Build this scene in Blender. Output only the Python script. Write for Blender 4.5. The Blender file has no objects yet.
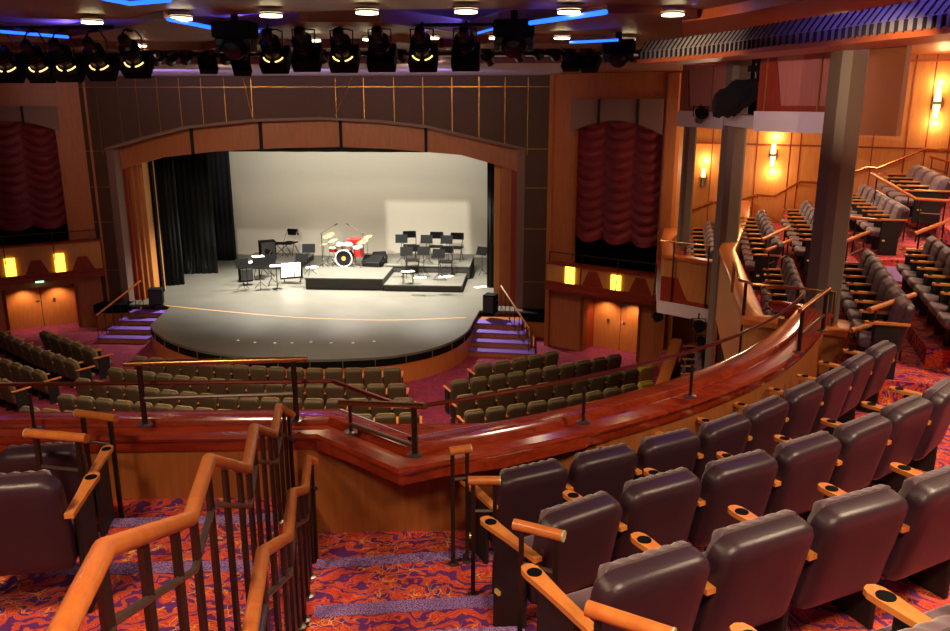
import bpy, bmesh, math, random
from mathutils import Vector, Matrix
random.seed(7)
C = bpy.context.scene.collection
S = bpy.context.scene
PI = math.pi
# ---------------------------------------------------------------- camera
F = 820.0; PITCH = math.atan(215/820); YAW = math.radians(4); H = 8.5
cam = bpy.data.cameras.new('camera'); camo = bpy.data.objects.new('camera', cam); C.objects.link(camo)
camo.location = (0, 0, H); camo.rotation_euler = (PI/2-PITCH, 0, YAW)
cam.sensor_width = 36; cam.lens = 36*F/950; cam.clip_start = .05; cam.clip_end = 200
S.camera = camo
# ---------------------------------------------------------------- world, exposure
S.view_settings.view_transform = 'Standard'; S.view_settings.look = 'None'
S.view_settings.gamma = 1; S.view_settings.exposure = 0.55; S.view_settings.use_curve_mapping = False
w = bpy.data.worlds.new('world'); S.world = w; w.use_nodes = True
w.node_tree.nodes['Background'].inputs[0].default_value = (1, .74, .56, 1)
w.node_tree.nodes['Background'].inputs[1].default_value = .10

def light(kind, name, loc, power, color, target=None, **k):
    d = bpy.data.lights.new(name, kind); d.energy = power; d.color = color
    for a, b in k.items(): setattr(d, a, b)
    o = bpy.data.objects.new(name, d); C.objects.link(o); o.location = loc
    if target is not None:
        o.rotation_euler = (Vector(target)-Vector(loc)).to_track_quat('-Z', 'Y').to_euler()
    return o
WARM = (1, .74, .47); PURP = (.33, .16, 1); WHITE = (1, .93, .8)
# house lights: rows of ceiling cans over balcony, stalls and side seats
for x, y, p in ((1, 1.0, 360), (4.2, 4.2, 390), (-3.2, 2.2, 240), (7, 8.5, 380), (8.5, 13.5, 260), (6.6, 18.2, 220), (10.5, 18, 200)):
    light('SPOT', 'house_light', (x, y, 9.6), p*1.9, WARM, (x, y+.3, 0), spot_size=2.5, spot_blend=.9, shadow_soft_size=.35)
for x, y, p in ((-9, 14, 600), (-3.5, 14, 600), (-14.5, 15.5, 300), (-9, 19, 520), (-2, 19, 650), (1, 22.5, 420), (-15.5, 22, 280), (-8, 9, 300), (-2, 9.5, 260)):
    light('SPOT', 'stalls_light', (x, y, 9.6), p*2.1, WARM, (x, y+1.0, 0), spot_size=2.2, spot_blend=.9, shadow_soft_size=.3)
light('SPOT', 'box_fill', (-.5, 9.6, 8.95), 620, (1, .7, .6), (4.2, 15.6, 8.7), spot_size=.6, spot_blend=.8, shadow_soft_size=.02)  # added fill floating in mid-air to brighten the upper boxes, no fixture
light('SPOT', 'box_fill', (3.0, 7.4, 8.95), 420, WARM, (5.6, 13.6, 8.6), spot_size=.6, spot_blend=.8, shadow_soft_size=.02)  # second added fill, for the beige end panel and near column
light('SPOT', 'wall_spot', (-3.0, 19.5, 9.5), 900, WARM, (2.2, 27.6, 6), spot_size=.9, spot_blend=.8, shadow_soft_size=.1)
for x in (-13, -8, -3): light('SPOT', 'proscenium_fill', (x, 20.0, 9.1), 420, WARM, (x, 30, 7.4), spot_size=1.3, spot_blend=.9, shadow_soft_size=.02)  # added warm wash to brighten the brown panels, no fixture behind it
# stage lights
for x in (-12.5, -9.5, -6.5, -3.5): light('SPOT', 'cyc_light', (x, 36.2, 7.3), 170, WHITE, (x, 40.3, 5.2), spot_size=2.6, spot_blend=.9, shadow_soft_size=.3)
for x, y, p in ((-11.5, 33.2, 900), (-7.8, 33.2, 1200), (-4, 33.2, 1100), (-10, 35.0, 300), (-5.5, 35.0, 300)):
    light('SPOT', 'stage_light', (x, y, 6.9), p*4.2, WHITE, (x, y-.6 if y < 34 else y+.4, .9), spot_size=1.75, spot_blend=.7, shadow_soft_size=.2)
light('SPOT', 'apron_light', (-7.8, 17, 9.0), 500, WHITE, (-7.8, 28.5, .9), spot_size=.75, spot_blend=.6, shadow_soft_size=.2)

# ---------------------------------------------------------------- pixel helpers (photo point + a known height or depth -> place)
def ray(px, py):
    a = (px-475)/F; b = -(py-315.5)/F
    h = math.cos(PITCH)+b*math.sin(PITCH); z = -math.sin(PITCH)+b*math.cos(PITCH)
    return Vector((a*math.cos(YAW)-h*math.sin(YAW), a*math.sin(YAW)+h*math.cos(YAW), z))
O = Vector((0, 0, H))
def atz(px, py, z):
    r = ray(px, py); return O+r*((z-H)/r.z)
def aty(px, py, Y):
    r = ray(px, py); return O+r*(Y/r.y)
def onpl(px, py, P, U):          # vertical plane through P along U -> (s, z)
    r = ray(px, py); n = Vector((U.y, -U.x, 0)); t = (P-O).dot(n)/r.dot(n); q = O+r*t
    return ((q-P).dot(U), q.z)

# ---------------------------------------------------------------- materials
def lin(h):
    h = h.lstrip('#'); v = [int(h[i:i+2], 16)/255 for i in (0, 2, 4)]
    return tuple((x/12.92 if x <= .04045 else ((x+.055)/1.055)**2.4) for x in v)+(1,)
M = {}
def mat(n, col, rough=.6, metal=0, bump=0, bscale=60, var=0, vscale=8, emit=None, es=1, coat=0, sheen=0):
    m = bpy.data.materials.new(n); m.use_nodes = True; t = m.node_tree; b = t.nodes['Principled BSDF']
    c = lin(col); b.inputs['Base Color'].default_value = c; b.inputs['Roughness'].default_value = rough
    b.inputs['Metallic'].default_value = metal; b.inputs['Coat Weight'].default_value = coat
    b.inputs['Coat Roughness'].default_value = .12; b.inputs['Sheen Weight'].default_value = sheen
    tc = t.nodes.new('ShaderNodeTexCoord')
    no = t.nodes.new('ShaderNodeTexNoise'); no.inputs['Scale'].default_value = vscale; no.inputs['Detail'].default_value = 4
    t.links.new(tc.outputs['Object'], no.inputs['Vector'])
    mx = t.nodes.new('ShaderNodeMix'); mx.data_type = 'RGBA'
    mx.inputs[6].default_value = tuple(x*(1-max(var, .04)) for x in c[:3])+(1,); mx.inputs[7].default_value = tuple(min(1, x*(1+max(var, .04))) for x in c[:3])+(1,)
    t.links.new(no.outputs['Fac'], mx.inputs[0]); t.links.new(mx.outputs[2], b.inputs['Base Color'])
    if bump:
        n2 = t.nodes.new('ShaderNodeTexNoise'); n2.inputs['Scale'].default_value = bscale
        t.links.new(tc.outputs['Object'], n2.inputs['Vector'])
        bp = t.nodes.new('ShaderNodeBump'); bp.inputs['Strength'].default_value = bump; bp.inputs['Distance'].default_value = .01
        t.links.new(n2.outputs['Fac'], bp.inputs['Height']); t.links.new(bp.outputs[0], b.inputs['Normal'])
    if emit:
        b.inputs['Emission Color'].default_value = lin(emit); b.inputs['Emission Strength'].default_value = es
    M[n] = m; return m
def wood(n, c1, c2, rough=.4, scale=(14, 14, 1.2), coat=0):
    m = mat(n, c1, rough, coat=coat); t = m.node_tree; b = t.nodes['Principled BSDF']
    tc = t.nodes.new('ShaderNodeTexCoord'); mp = t.nodes.new('ShaderNodeMapping'); mp.inputs['Scale'].default_value = scale
    no = t.nodes.new('ShaderNodeTexNoise'); no.inputs['Scale'].default_value = 1.6; no.inputs['Detail'].default_value = 6; no.inputs['Distortion'].default_value = .6
    r = t.nodes.new('ShaderNodeValToRGB'); r.color_ramp.elements[0].position = .3; r.color_ramp.elements[1].position = .7
    r.color_ramp.elements[0].color = lin(c1); r.color_ramp.elements[1].color = lin(c2)
    t.links.new(tc.outputs['Object'], mp.inputs[0]); t.links.new(mp.outputs[0], no.inputs['Vector']); t.links.new(no.outputs['Fac'], r.inputs[0])
    t.links.new(r.outputs[0], b.inputs['Base Color']); return m
def carpet(n, purple, red, orange, yellow, sc, floral=True):
    m = mat(n, red, .95); t = m.node_tree; b = t.nodes['Principled BSDF']; L = t.links.new; N = t.nodes.new
    tc = N('ShaderNodeTexCoord'); n0 = N('ShaderNodeTexNoise'); n0.inputs['Scale'].default_value = 1.7*sc; n0.inputs['Detail'].default_value = 3
    L(tc.outputs['Object'], n0.inputs['Vector'])
    vm = N('ShaderNodeVectorMath'); vm.operation = 'MULTIPLY_ADD'; vm.inputs[1].default_value = (.55/sc*2,)*3
    L(n0.outputs['Color'], vm.inputs[0]); L(tc.outputs['Object'], vm.inputs[2])
    wv = N('ShaderNodeTexWave'); wv.wave_type = 'RINGS'; wv.rings_direction = 'Z'; wv.inputs['Scale'].default_value = .9*sc; wv.inputs['Distortion'].default_value = 9; wv.inputs['Detail'].default_value = 1.2; wv.inputs['Detail Scale'].default_value = .9*sc
    L(vm.outputs[0], wv.inputs['Vector'])
    r1 = N('ShaderNodeValToRGB'); e = r1.color_ramp.elements
    e[0].position = 0; e[0].color = lin(purple); e[1].position = 1; e[1].color = lin(red)
    for p, c in ((.26, purple), (.31, red), (.5, orange), (.62, red), (.7, purple), (.76, red), (.88, orange)):
        q = e.new(p); q.color = lin(c)
    L(wv.outputs['Fac'], r1.inputs[0])
    vo = N('ShaderNodeTexVoronoi'); vo.feature = 'DISTANCE_TO_EDGE'; vo.inputs['Scale'].default_value = 3.2*sc
    L(vm.outputs[0], vo.inputs['Vector'])
    r2 = N('ShaderNodeValToRGB'); e = r2.color_ramp.elements; e[0].position = .012; e[0].color = (1, 1, 1, 1); e[1].position = .035; e[1].color = (0, 0, 0, 1)
    L(vo.outputs[0], r2.inputs[0])
    n3 = N('ShaderNodeTexNoise'); n3.inputs['Scale'].default_value = 1.3*sc; L(tc.outputs['Object'], n3.inputs['Vector'])
    r3 = N('ShaderNodeValToRGB'); e = r3.color_ramp.elements; e[0].position = .5; e[1].position = .56; L(n3.outputs['Fac'], r3.inputs[0])
    mu = N('ShaderNodeMath'); mu.operation = 'MULTIPLY'; L(r2.outputs[0], mu.inputs[0]); L(r3.outputs[0], mu.inputs[1])
    mx = N('ShaderNodeMix'); mx.data_type = 'RGBA'; L(mu.outputs[0], mx.inputs[0]); L(r1.outputs[0], mx.inputs[6]); mx.inputs[7].default_value = lin(yellow)
    L(mx.outputs[2], b.inputs['Base Color'])
    return m
carpet('balcony_carpet', '#64226e', '#c8342c', '#e8642e', '#f0a848', 2.5)
carpet('stalls_carpet', '#58144e', '#80162e', '#98222e', '#a84436', 2.6)
mat('nosing', '#85539e', .9, bump=.4)
_t = M['nosing'].node_tree; _n = _t.nodes.new('ShaderNodeTexNoise'); _n.inputs['Scale'].default_value = 95; _r = _t.nodes.new('ShaderNodeValToRGB'); _c = _t.nodes.new('ShaderNodeTexCoord')
_r.color_ramp.elements[0].position = .42; _r.color_ramp.elements[0].color = lin('#5c3478'); _r.color_ramp.elements[1].position = .58; _r.color_ramp.elements[1].color = lin('#a880b8')
_t.links.new(_c.outputs['Object'], _n.inputs['Vector']); _t.links.new(_n.outputs['Fac'], _r.inputs[0]); _t.links.new(_r.outputs[0], _t.nodes['Principled BSDF'].inputs['Base Color'])
mat('nosing_blue', '#6c48a8', .8, var=.15, vscale=60)
wood('orange_wood', '#955428', '#a86232', .4)
wood('panel_wood', '#9e5830', '#b0683a', .42)
wood('honey_wood', '#b8783a', '#c88a4a', .42)
wood('red_wood', '#7c2410', '#8e2e14', .4)
wood('door_wood', '#b0622c', '#c0723a', .35)
wood('mahogany', '#7e2412', '#a03a1c', .18, (1.5, 10, 10), coat=.8)
wood('rail_wood', '#b8622a', '#cc7838', .3, (9, 9, 9), coat=.3)
wood('arm_wood', '#c87434', '#da8a44', .32, (20, 6, 6))
wood('beam_wood', '#68381f', '#784428', .5, (1.5, 6, 6))
wood('beam_lip', '#a04c20', '#b45a28', .4, (1.5, 6, 6))
wood('purple_wood', '#a06058', '#ac6a62', .4)
mat('brown_panel', '#4a2c1a', .65, bump=.35, bscale=25, var=.12, vscale=5)
mat('gold', '#b8863c', .35, .8)
mat('mauve', '#7a5a50', .6)
mat('grey_paint', '#93837a', .6)
mat('column_paint', '#6e5e52', .55)
mat('ledge_paint', '#d0c4cc', .5)
mat('beige_panel', '#b07048', .5)
mat('lavender_soffit', '#a08c98', .6)
mat('ceiling_dark', '#1c1414', .9)
mat('black', '#070708', .8, var=.2); M['black'].node_tree.nodes['Principled BSDF'].inputs['Specular IOR Level'].default_value = .12
mat('black_cloth', '#08080a', .95, bump=.3)
mat('black_metal', '#0c0c0e', .4, .3)
mat('lens_glass', '#101018', .1)
mat('steel', '#8c8078', .32, .9)
mat('dark_steel', '#4a3a34', .38, .85)
mat('bronze_rail', '#6a2418', .3, .55)
mat('brass', '#c8945a', .25, .95)
mat('disc', '#c8bc98', .4, .3)
mat('swag', '#6e0c18', .6, sheen=.05)
mat('stage_floor', '#5e5c54', .36, var=.3, vscale=.9, bump=.1, bscale=8)
mat('stage_mark', '#5c5a54', .35, var=.2)
mat('tape', '#c89048', .6)
mat('cyc', '#e4ddcc', .9)
mat('riser_top', '#55534c', .4, var=.2, vscale=2)
mat('riser_side', '#2a2724', .7)
mat('paper', '#f0ece0', .8)
mat('leather', '#34202a', .38, bump=.15, bscale=150)
mat('plum', '#62454f', .55, sheen=.3)
mat('side_dark', '#140f14', .6)
mat('olive_back', '#493b26', .65, bump=.2, bscale=200)
mat('olive_front', '#7c6a44', .75, bump=.2, bscale=200)
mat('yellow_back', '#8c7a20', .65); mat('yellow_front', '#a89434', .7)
mat('red_drum', '#c01814', .25, coat=.5); mat('white_skin', '#e8e4da', .5); mat('cymbal', '#d8c890', .3, .8); mat('chrome', '#c8c8c8', .2, 1)
mat('lamp_glow', '#ffe070', .5, emit='#ffd040', es=2.4)
mat('can_glow', '#fff0c8', .5, emit='#ffe6b0', es=9)
mat('sconce_glow', '#ffe8a0', .5, emit='#ffc860', es=9)
mat('arc_glow', '#ffe0a0', .5, emit='#ffc878', es=1.6)
mat('blue_glow', '#4060ff', .5, emit='#1a5aff', es=2.2)
mat('violet_glow', '#4a30ff', .5, emit='#3a24e0', es=.8)
mat('exit_glow', '#d0ffe0', .5, emit='#b0ffd0', es=1.4)
mat('cell_grey', '#8c8478', .5); mat('brass_tag', '#e0b050', .25, .9, emit='#ffcc60', es=.15)
mat('sign_grey', '#8a8078', .5)

# ---------------------------------------------------------------- mesh builder
OFF = {}
def vec(a): return Vector(a) if len(a) == 3 else Vector((a[0], a[1], 0))
class MB:
    def __init__(s): s.v = []; s.f = []
    def add(s, vs, fs):
        n = len(s.v); s.v += [Vector(v) for v in vs]; s.f += [tuple(i+n for i in f) for f in fs]; return s
    def box(s, c, d, R=None):
        c = Vector(c); vs = []
        for x in (-.5, .5):
            for y in (-.5, .5):
                for z in (-.5, .5):
                    p = Vector((x*d[0], y*d[1], z*d[2])); vs.append(c+(R @ p if R else p))
        return s.add(vs, [(0, 1, 3, 2), (4, 6, 7, 5), (0, 4, 5, 1), (2, 3, 7, 6), (0, 2, 6, 4), (1, 5, 7, 3)])
    def rbox(s, c, d, r=.02, seg=2, R=None):
        bm = bmesh.new(); bmesh.ops.create_cube(bm, size=1)
        for v in bm.verts: v.co = Vector((v.co.x*d[0], v.co.y*d[1], v.co.z*d[2]))
        bmesh.ops.bevel(bm, geom=bm.edges[:]+bm.verts[:], offset=min(r, min(d)*.49), segments=seg, profile=.5, affect='EDGES')
        bm.verts.index_update(); c = Vector(c)
        s.add([c+(R @ v.co if R else v.co) for v in bm.verts], [tuple(v.index for v in f.verts) for f in bm.faces]); bm.free(); return s
    def cyl(s, p, q, r, n=10, r2=None, cap=True):
        p = Vector(p); q = Vector(q); r2 = r if r2 is None else r2
        R = (q-p).to_track_quat('Z', 'Y').to_matrix(); vs = []
        for k in range(n):
            a = 2*PI*k/n; d = R @ Vector((math.cos(a), math.sin(a), 0)); vs += [p+d*r, q+d*r2]
        fs = [(2*k, 2*((k+1) % n), 2*((k+1) % n)+1, 2*k+1) for k in range(n)]
        if cap: fs += [tuple(2*k for k in range(n))[::-1], tuple(2*k+1 for k in range(n))]
        return s.add(vs, fs)
    def tube(s, pts, r, n=10):
        pts = [Vector(p) for p in pts]; m = len(pts); vs = []; fs = []; up = None
        for i, p in enumerate(pts):
            t = ((pts[i]-pts[i-1]).normalized() if i else Vector()) + ((pts[i+1]-pts[i]).normalized() if i < m-1 else Vector())
            t.normalize()
            a = Vector((0, 0, 1)) if abs(t.z) < .95 else Vector((1, 0, 0))
            u = t.cross(a).normalized() if up is None else (up-t*up.dot(t)).normalized(); up = u; w_ = t.cross(u)
            k = 1.0
            if 0 < i < m-1: k = 1/max(.5, math.cos((pts[i]-pts[i-1]).angle(pts[i+1]-pts[i])/2))
            for j in range(n):
                g = 2*PI*j/n; vs.append(p+(u*math.cos(g)+w_*math.sin(g))*r*(k*.5+.5))
        for i in range(m-1):
            for j in range(n): fs.append((i*n+j, i*n+(j+1) % n, (i+1)*n+(j+1) % n, (i+1)*n+j))
        fs += [tuple(range(n))[::-1], tuple((m-1)*n+j for j in range(n))]
        return s.add(vs, fs)
    def prism(s, poly, z0, z1):
        n = len(poly); vs = [Vector((p[0], p[1], z0)) for p in poly]+[Vector((p[0], p[1], z1)) for p in poly]
        return s.add(vs, [tuple(range(n))[::-1], tuple(range(n, 2*n))]+[(i, (i+1) % n, (i+1) % n+n, i+n) for i in range(n)])
    def slab(s, outline, d):     # arbitrary planar outline extruded by vector d
        n = len(outline); d = Vector(d); vs = [Vector(p) for p in outline]+[Vector(p)+d for p in outline]
        return s.add(vs, [tuple(range(n))[::-1], tuple(range(n, 2*n))]+[(i, (i+1) % n, (i+1) % n+n, i+n) for i in range(n)])
    def loft(s, rings, closed=True, caps=True):
        n = len(rings[0]); vs = [p for r in rings for p in r]; fs = []
        for i in range(len(rings)-1):
            for j in range(n if closed else n-1): fs.append((i*n+j, i*n+(j+1) % n, (i+1)*n+(j+1) % n, (i+1)*n+j))
        if caps: fs += [tuple(range(n))[::-1], tuple((len(rings)-1)*n+j for j in range(n))]
        return s.add(vs, fs)
    def lathe(s, c, prof, n=16, R=None):
        c = Vector(c); rings = []
        for r, z in prof:
            ring = []
            for k in range(n):
                a = 2*PI*k/n; p = Vector((r*math.cos(a), r*math.sin(a), z)); ring.append(c+(R @ p if R else p))
            rings.append(ring)
        return s.loft(rings)
    def build(s, name, m, parent=None, smooth=None, loc=None):
        off = Vector((0, 0, 0))
        if parent is not None: off = OFF.get(parent.name, Vector((0, 0, 0)))
        elif loc is not None: off = Vector(loc)
        me = bpy.data.meshes.new(name); me.from_pydata([tuple(v-off) for v in s.v], [], s.f); me.validate()
        bm = bmesh.new(); bm.from_mesh(me); bmesh.ops.recalc_face_normals(bm, faces=bm.faces[:]); bm.to_mesh(me); bm.free()
        me.materials.append(M[m] if isinstance(m, str) else m)
        if smooth:
            me.polygons.foreach_set('use_smooth', [True]*len(me.polygons)); me.set_sharp_from_angle(angle=math.radians(smooth))
        o = bpy.data.objects.new(name, me); C.objects.link(o)
        if parent is not None: o.parent = parent
        elif loc is not None: o.location = off
        OFF[o.name] = off
        return o
def tag(o, label=None, cat=None, group=None, kind=None):
    if label: o['label'] = label
    if cat: o['category'] = cat
    if group: o['group'] = group
    if kind: o['kind'] = kind
    return o
def thing(name, label, cat, loc, group=None, rz=0):
    o = bpy.data.objects.new(name, None); C.objects.link(o); o.location = loc; o.rotation_euler.z = rz
    o.empty_display_size = .1; OFF[o.name] = Vector(loc); return tag(o, label, cat, group)
def struct(mb, name, m, smooth=None): return tag(mb.build(name, m, smooth=smooth), kind='structure')
def copy_tree(o, parent=None):
    c = o.copy(); C.objects.link(c); c.parent = parent
    for ch in list(o.children): copy_tree(ch, c)
    return c
ORD = ['first', 'second', 'third', 'fourth', 'fifth', 'sixth', 'seventh', 'eighth', 'ninth', 'tenth', 'eleventh', 'twelfth', 'thirteenth', 'fourteenth', 'fifteenth', 'sixteenth', 'seventeenth', 'eighteenth', 'nineteenth', 'twentieth']
def resample(pts, n):
    pts = [Vector((p[0], p[1], 0)) for p in pts]
    if len(pts) > 2:      # smooth through the points
        q = []
        for i in range(len(pts)-1):
            p0 = pts[max(i-1, 0)]; p1 = pts[i]; p2 = pts[i+1]; p3 = pts[min(i+2, len(pts)-1)]
            for k in range(8):
                t = k/8; q.append(.5*((2*p1)+(p2-p0)*t+(2*p0-5*p1+4*p2-p3)*t*t+(3*p1-p0-3*p2+p3)*t**3))
        q.append(pts[-1]); pts = q
    L = [0]
    for a, b in zip(pts, pts[1:]): L.append(L[-1]+(b-a).length)
    out = []
    for k in range(n):
        d = L[-1]*k/max(1, n-1); i = 0
        while i < len(L)-2 and L[i+1] < d: i += 1
        t = (d-L[i])/max(1e-6, L[i+1]-L[i]); out.append((pts[i].lerp(pts[i+1], t), (pts[i+1]-pts[i]).normalized()))
    return out

# ================================================================ THE SETTING
XC = -7.8
# ---- stalls floor
struct(MB().prism([(-26, 5), (20, 5), (20, 34), (-26, 34)], -.4, 0), 'floor', 'stalls_carpet')
# ---- proscenium wall, brown panels round an arched opening
def arch(pts, Y): return [aty(x, y, Y) for x, y in pts]
YP = 30.0
XL, XR = -16.7, .75
iL, iR = aty(114, 230, YP).x, aty(524, 230, YP).x
up_edge = [(iL, 0.0), (iL, aty(108, 148, YP).z)]+[(v.x, v.z) for v in arch([(145, 136), (185, 126), (252, 119), (320, 117), (380, 120), (425, 125), (472, 136)], YP)]+[(iR, aty(518, 148, YP).z), (iR, 0)]
mb = MB(); e = up_edge
outl = [(XL, .0), (XL, 9.35), (XR, 9.35), (XR, 0)]
# split into left pier, right pier and lintel strips so every face is convex
def wallquad(mb, pts, y0, y1): mb.slab([(x, y0, z) for x, z in pts], (0, y1-y0, 0))
wallquad(mb, [(XL, .0), (iL, 0), (iL, 9.35), (XL, 9.35)], YP, YP+.35)
wallquad(mb, [(iR, .0), (XR, 0), (XR, 9.35), (iR, 9.35)], YP, YP+.35)
ar = e[1:-1]
for a, b in zip(ar, ar[1:]): wallquad(mb, [a, b, (b[0], 9.35), (a[0], 9.35)], YP, YP+.35)
pw = tag(mb.build('wall_proscenium', 'brown_panel'), kind='structure')
mb = MB()      # gold seams between the panels
zt = aty(300, 87, YP).z
mb.box(((XL+XR)/2, YP-.01, zt), (XR-XL, .02, .02))
def arch_z(x):
    for a, b in zip(ar, ar[1:]):
        if a[0] <= x <= b[0]: return a[1]+(b[1]-a[1])*(x-a[0])/(b[0]-a[0])
    return 0
xs = [aty(px, 100, YP).x for px in (97, 119, 137, 158, 180, 202, 225, 252, 336, 364, 394, 423, 452, 479, 505, 528)]
for i, x in enumerate(xs):
    z0 = arch_z(x) if iL < x < iR else 6.6
    mb.box((x, YP-.005, (z0+9.3)/2), (.018, .03, 9.3-z0))
for (xa, xb) in ((XL, iL), (iR, XR)):
    for py in (149, 188, 229, 282) if xa > -5 else (151, 187, 222, 270):
        z = aty((540 if xa > -5 else 95), py, YP).z; mb.box(((xa+xb)/2, YP-.005, z), (xb-xa, .02, .02))
mb.box((XR-.02, YP-.03, 5), (.05, .05, 9))
struct(mb, 'trim_1', 'gold')
# diagonal bracing lines of the photograph's panel joints
mb = MB(); a = aty(335, 116, YP-.02); b = aty(352, 77, YP-.02); mb.cyl(a, b, .02, 6); a = aty(252, 117, YP-.02); b = aty(243, 78, YP-.02); mb.cyl(a, b, .02, 6)
struct(mb, 'trim_2', 'gold')
# inner mauve pilasters and arched fascia
mb = MB()
wallquad(mb, [(iL, 0), (iL+.28, 0), (iL+.28, ar[0][1]-.05), (iL, ar[0][1])], YP+.05, YP+.7)
wallquad(mb, [(iR-.28, 0), (iR, 0), (iR, ar[-1][1]), (iR-.28, ar[-1][1]-.05)], YP+.05, YP+.7)
for a, b in zip(ar, ar[1:]): wallquad(mb, [(a[0], a[1]-.1), (b[0], b[1]-.1), b, a], YP-.05, YP+.3)
struct(mb, 'trim_3', 'mauve')
YF = YP+.55
lo = [(v.x, v.z) for v in arch([(112, 172), (158, 158), (215, 151.5), (283, 148), (340, 147), (390, 149), (461, 155), (490, 163), (522, 173)], YF)]
upf = [(x, arch_z(x)+.3 if iL < x < iR else ar[0][1]) for x, z in lo]
mb = MB()
for (a, b, c, d) in zip(lo, lo[1:], upf, upf[1:]): wallquad(mb, [a, b, (d[0], max(d[1], 6)), (c[0], max(c[1], 6))], YF, YF+.5)
struct(mb, 'wall_arch_fascia', 'panel_wood')
mb = MB()
for px in (192, 261, 341, 426):
    x = aty(px, 135, YF).x; z = arch_z(x)
    for a, b in zip(lo, lo[1:]):
        if a[0] <= x <= b[0]: zl = a[1]+(b[1]-a[1])*(x-a[0])/(b[0]-a[0])
    mb.box((x, YF-.03, (z+zl)/2+.05), (.1, .12, z-zl+.1))
struct(mb, 'trim_4', 'ceiling_dark')
# stepped wooden reveals either side of the opening
oL, oR = -15.1, -1.45
for sgn, x0, nm in ((1, iL+.28, 'left'), (-1, iR-.28, 'right')):
    xe = oL if sgn > 0 else oR; wd = abs(xe-x0)/4; k = 0
    for m_ in ('red_wood', 'orange_wood', 'panel_wood', 'honey_wood'):
        xa = x0+sgn*wd*k; mbx = MB().box((xa+sgn*wd/2, YP+1.1+.2*k, 3.75), (wd, 1.0, 7.5)); k += 1
        struct(mbx, 'wall_reveal_%s_%s' % (nm, ORD[k-1]), m_)
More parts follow.
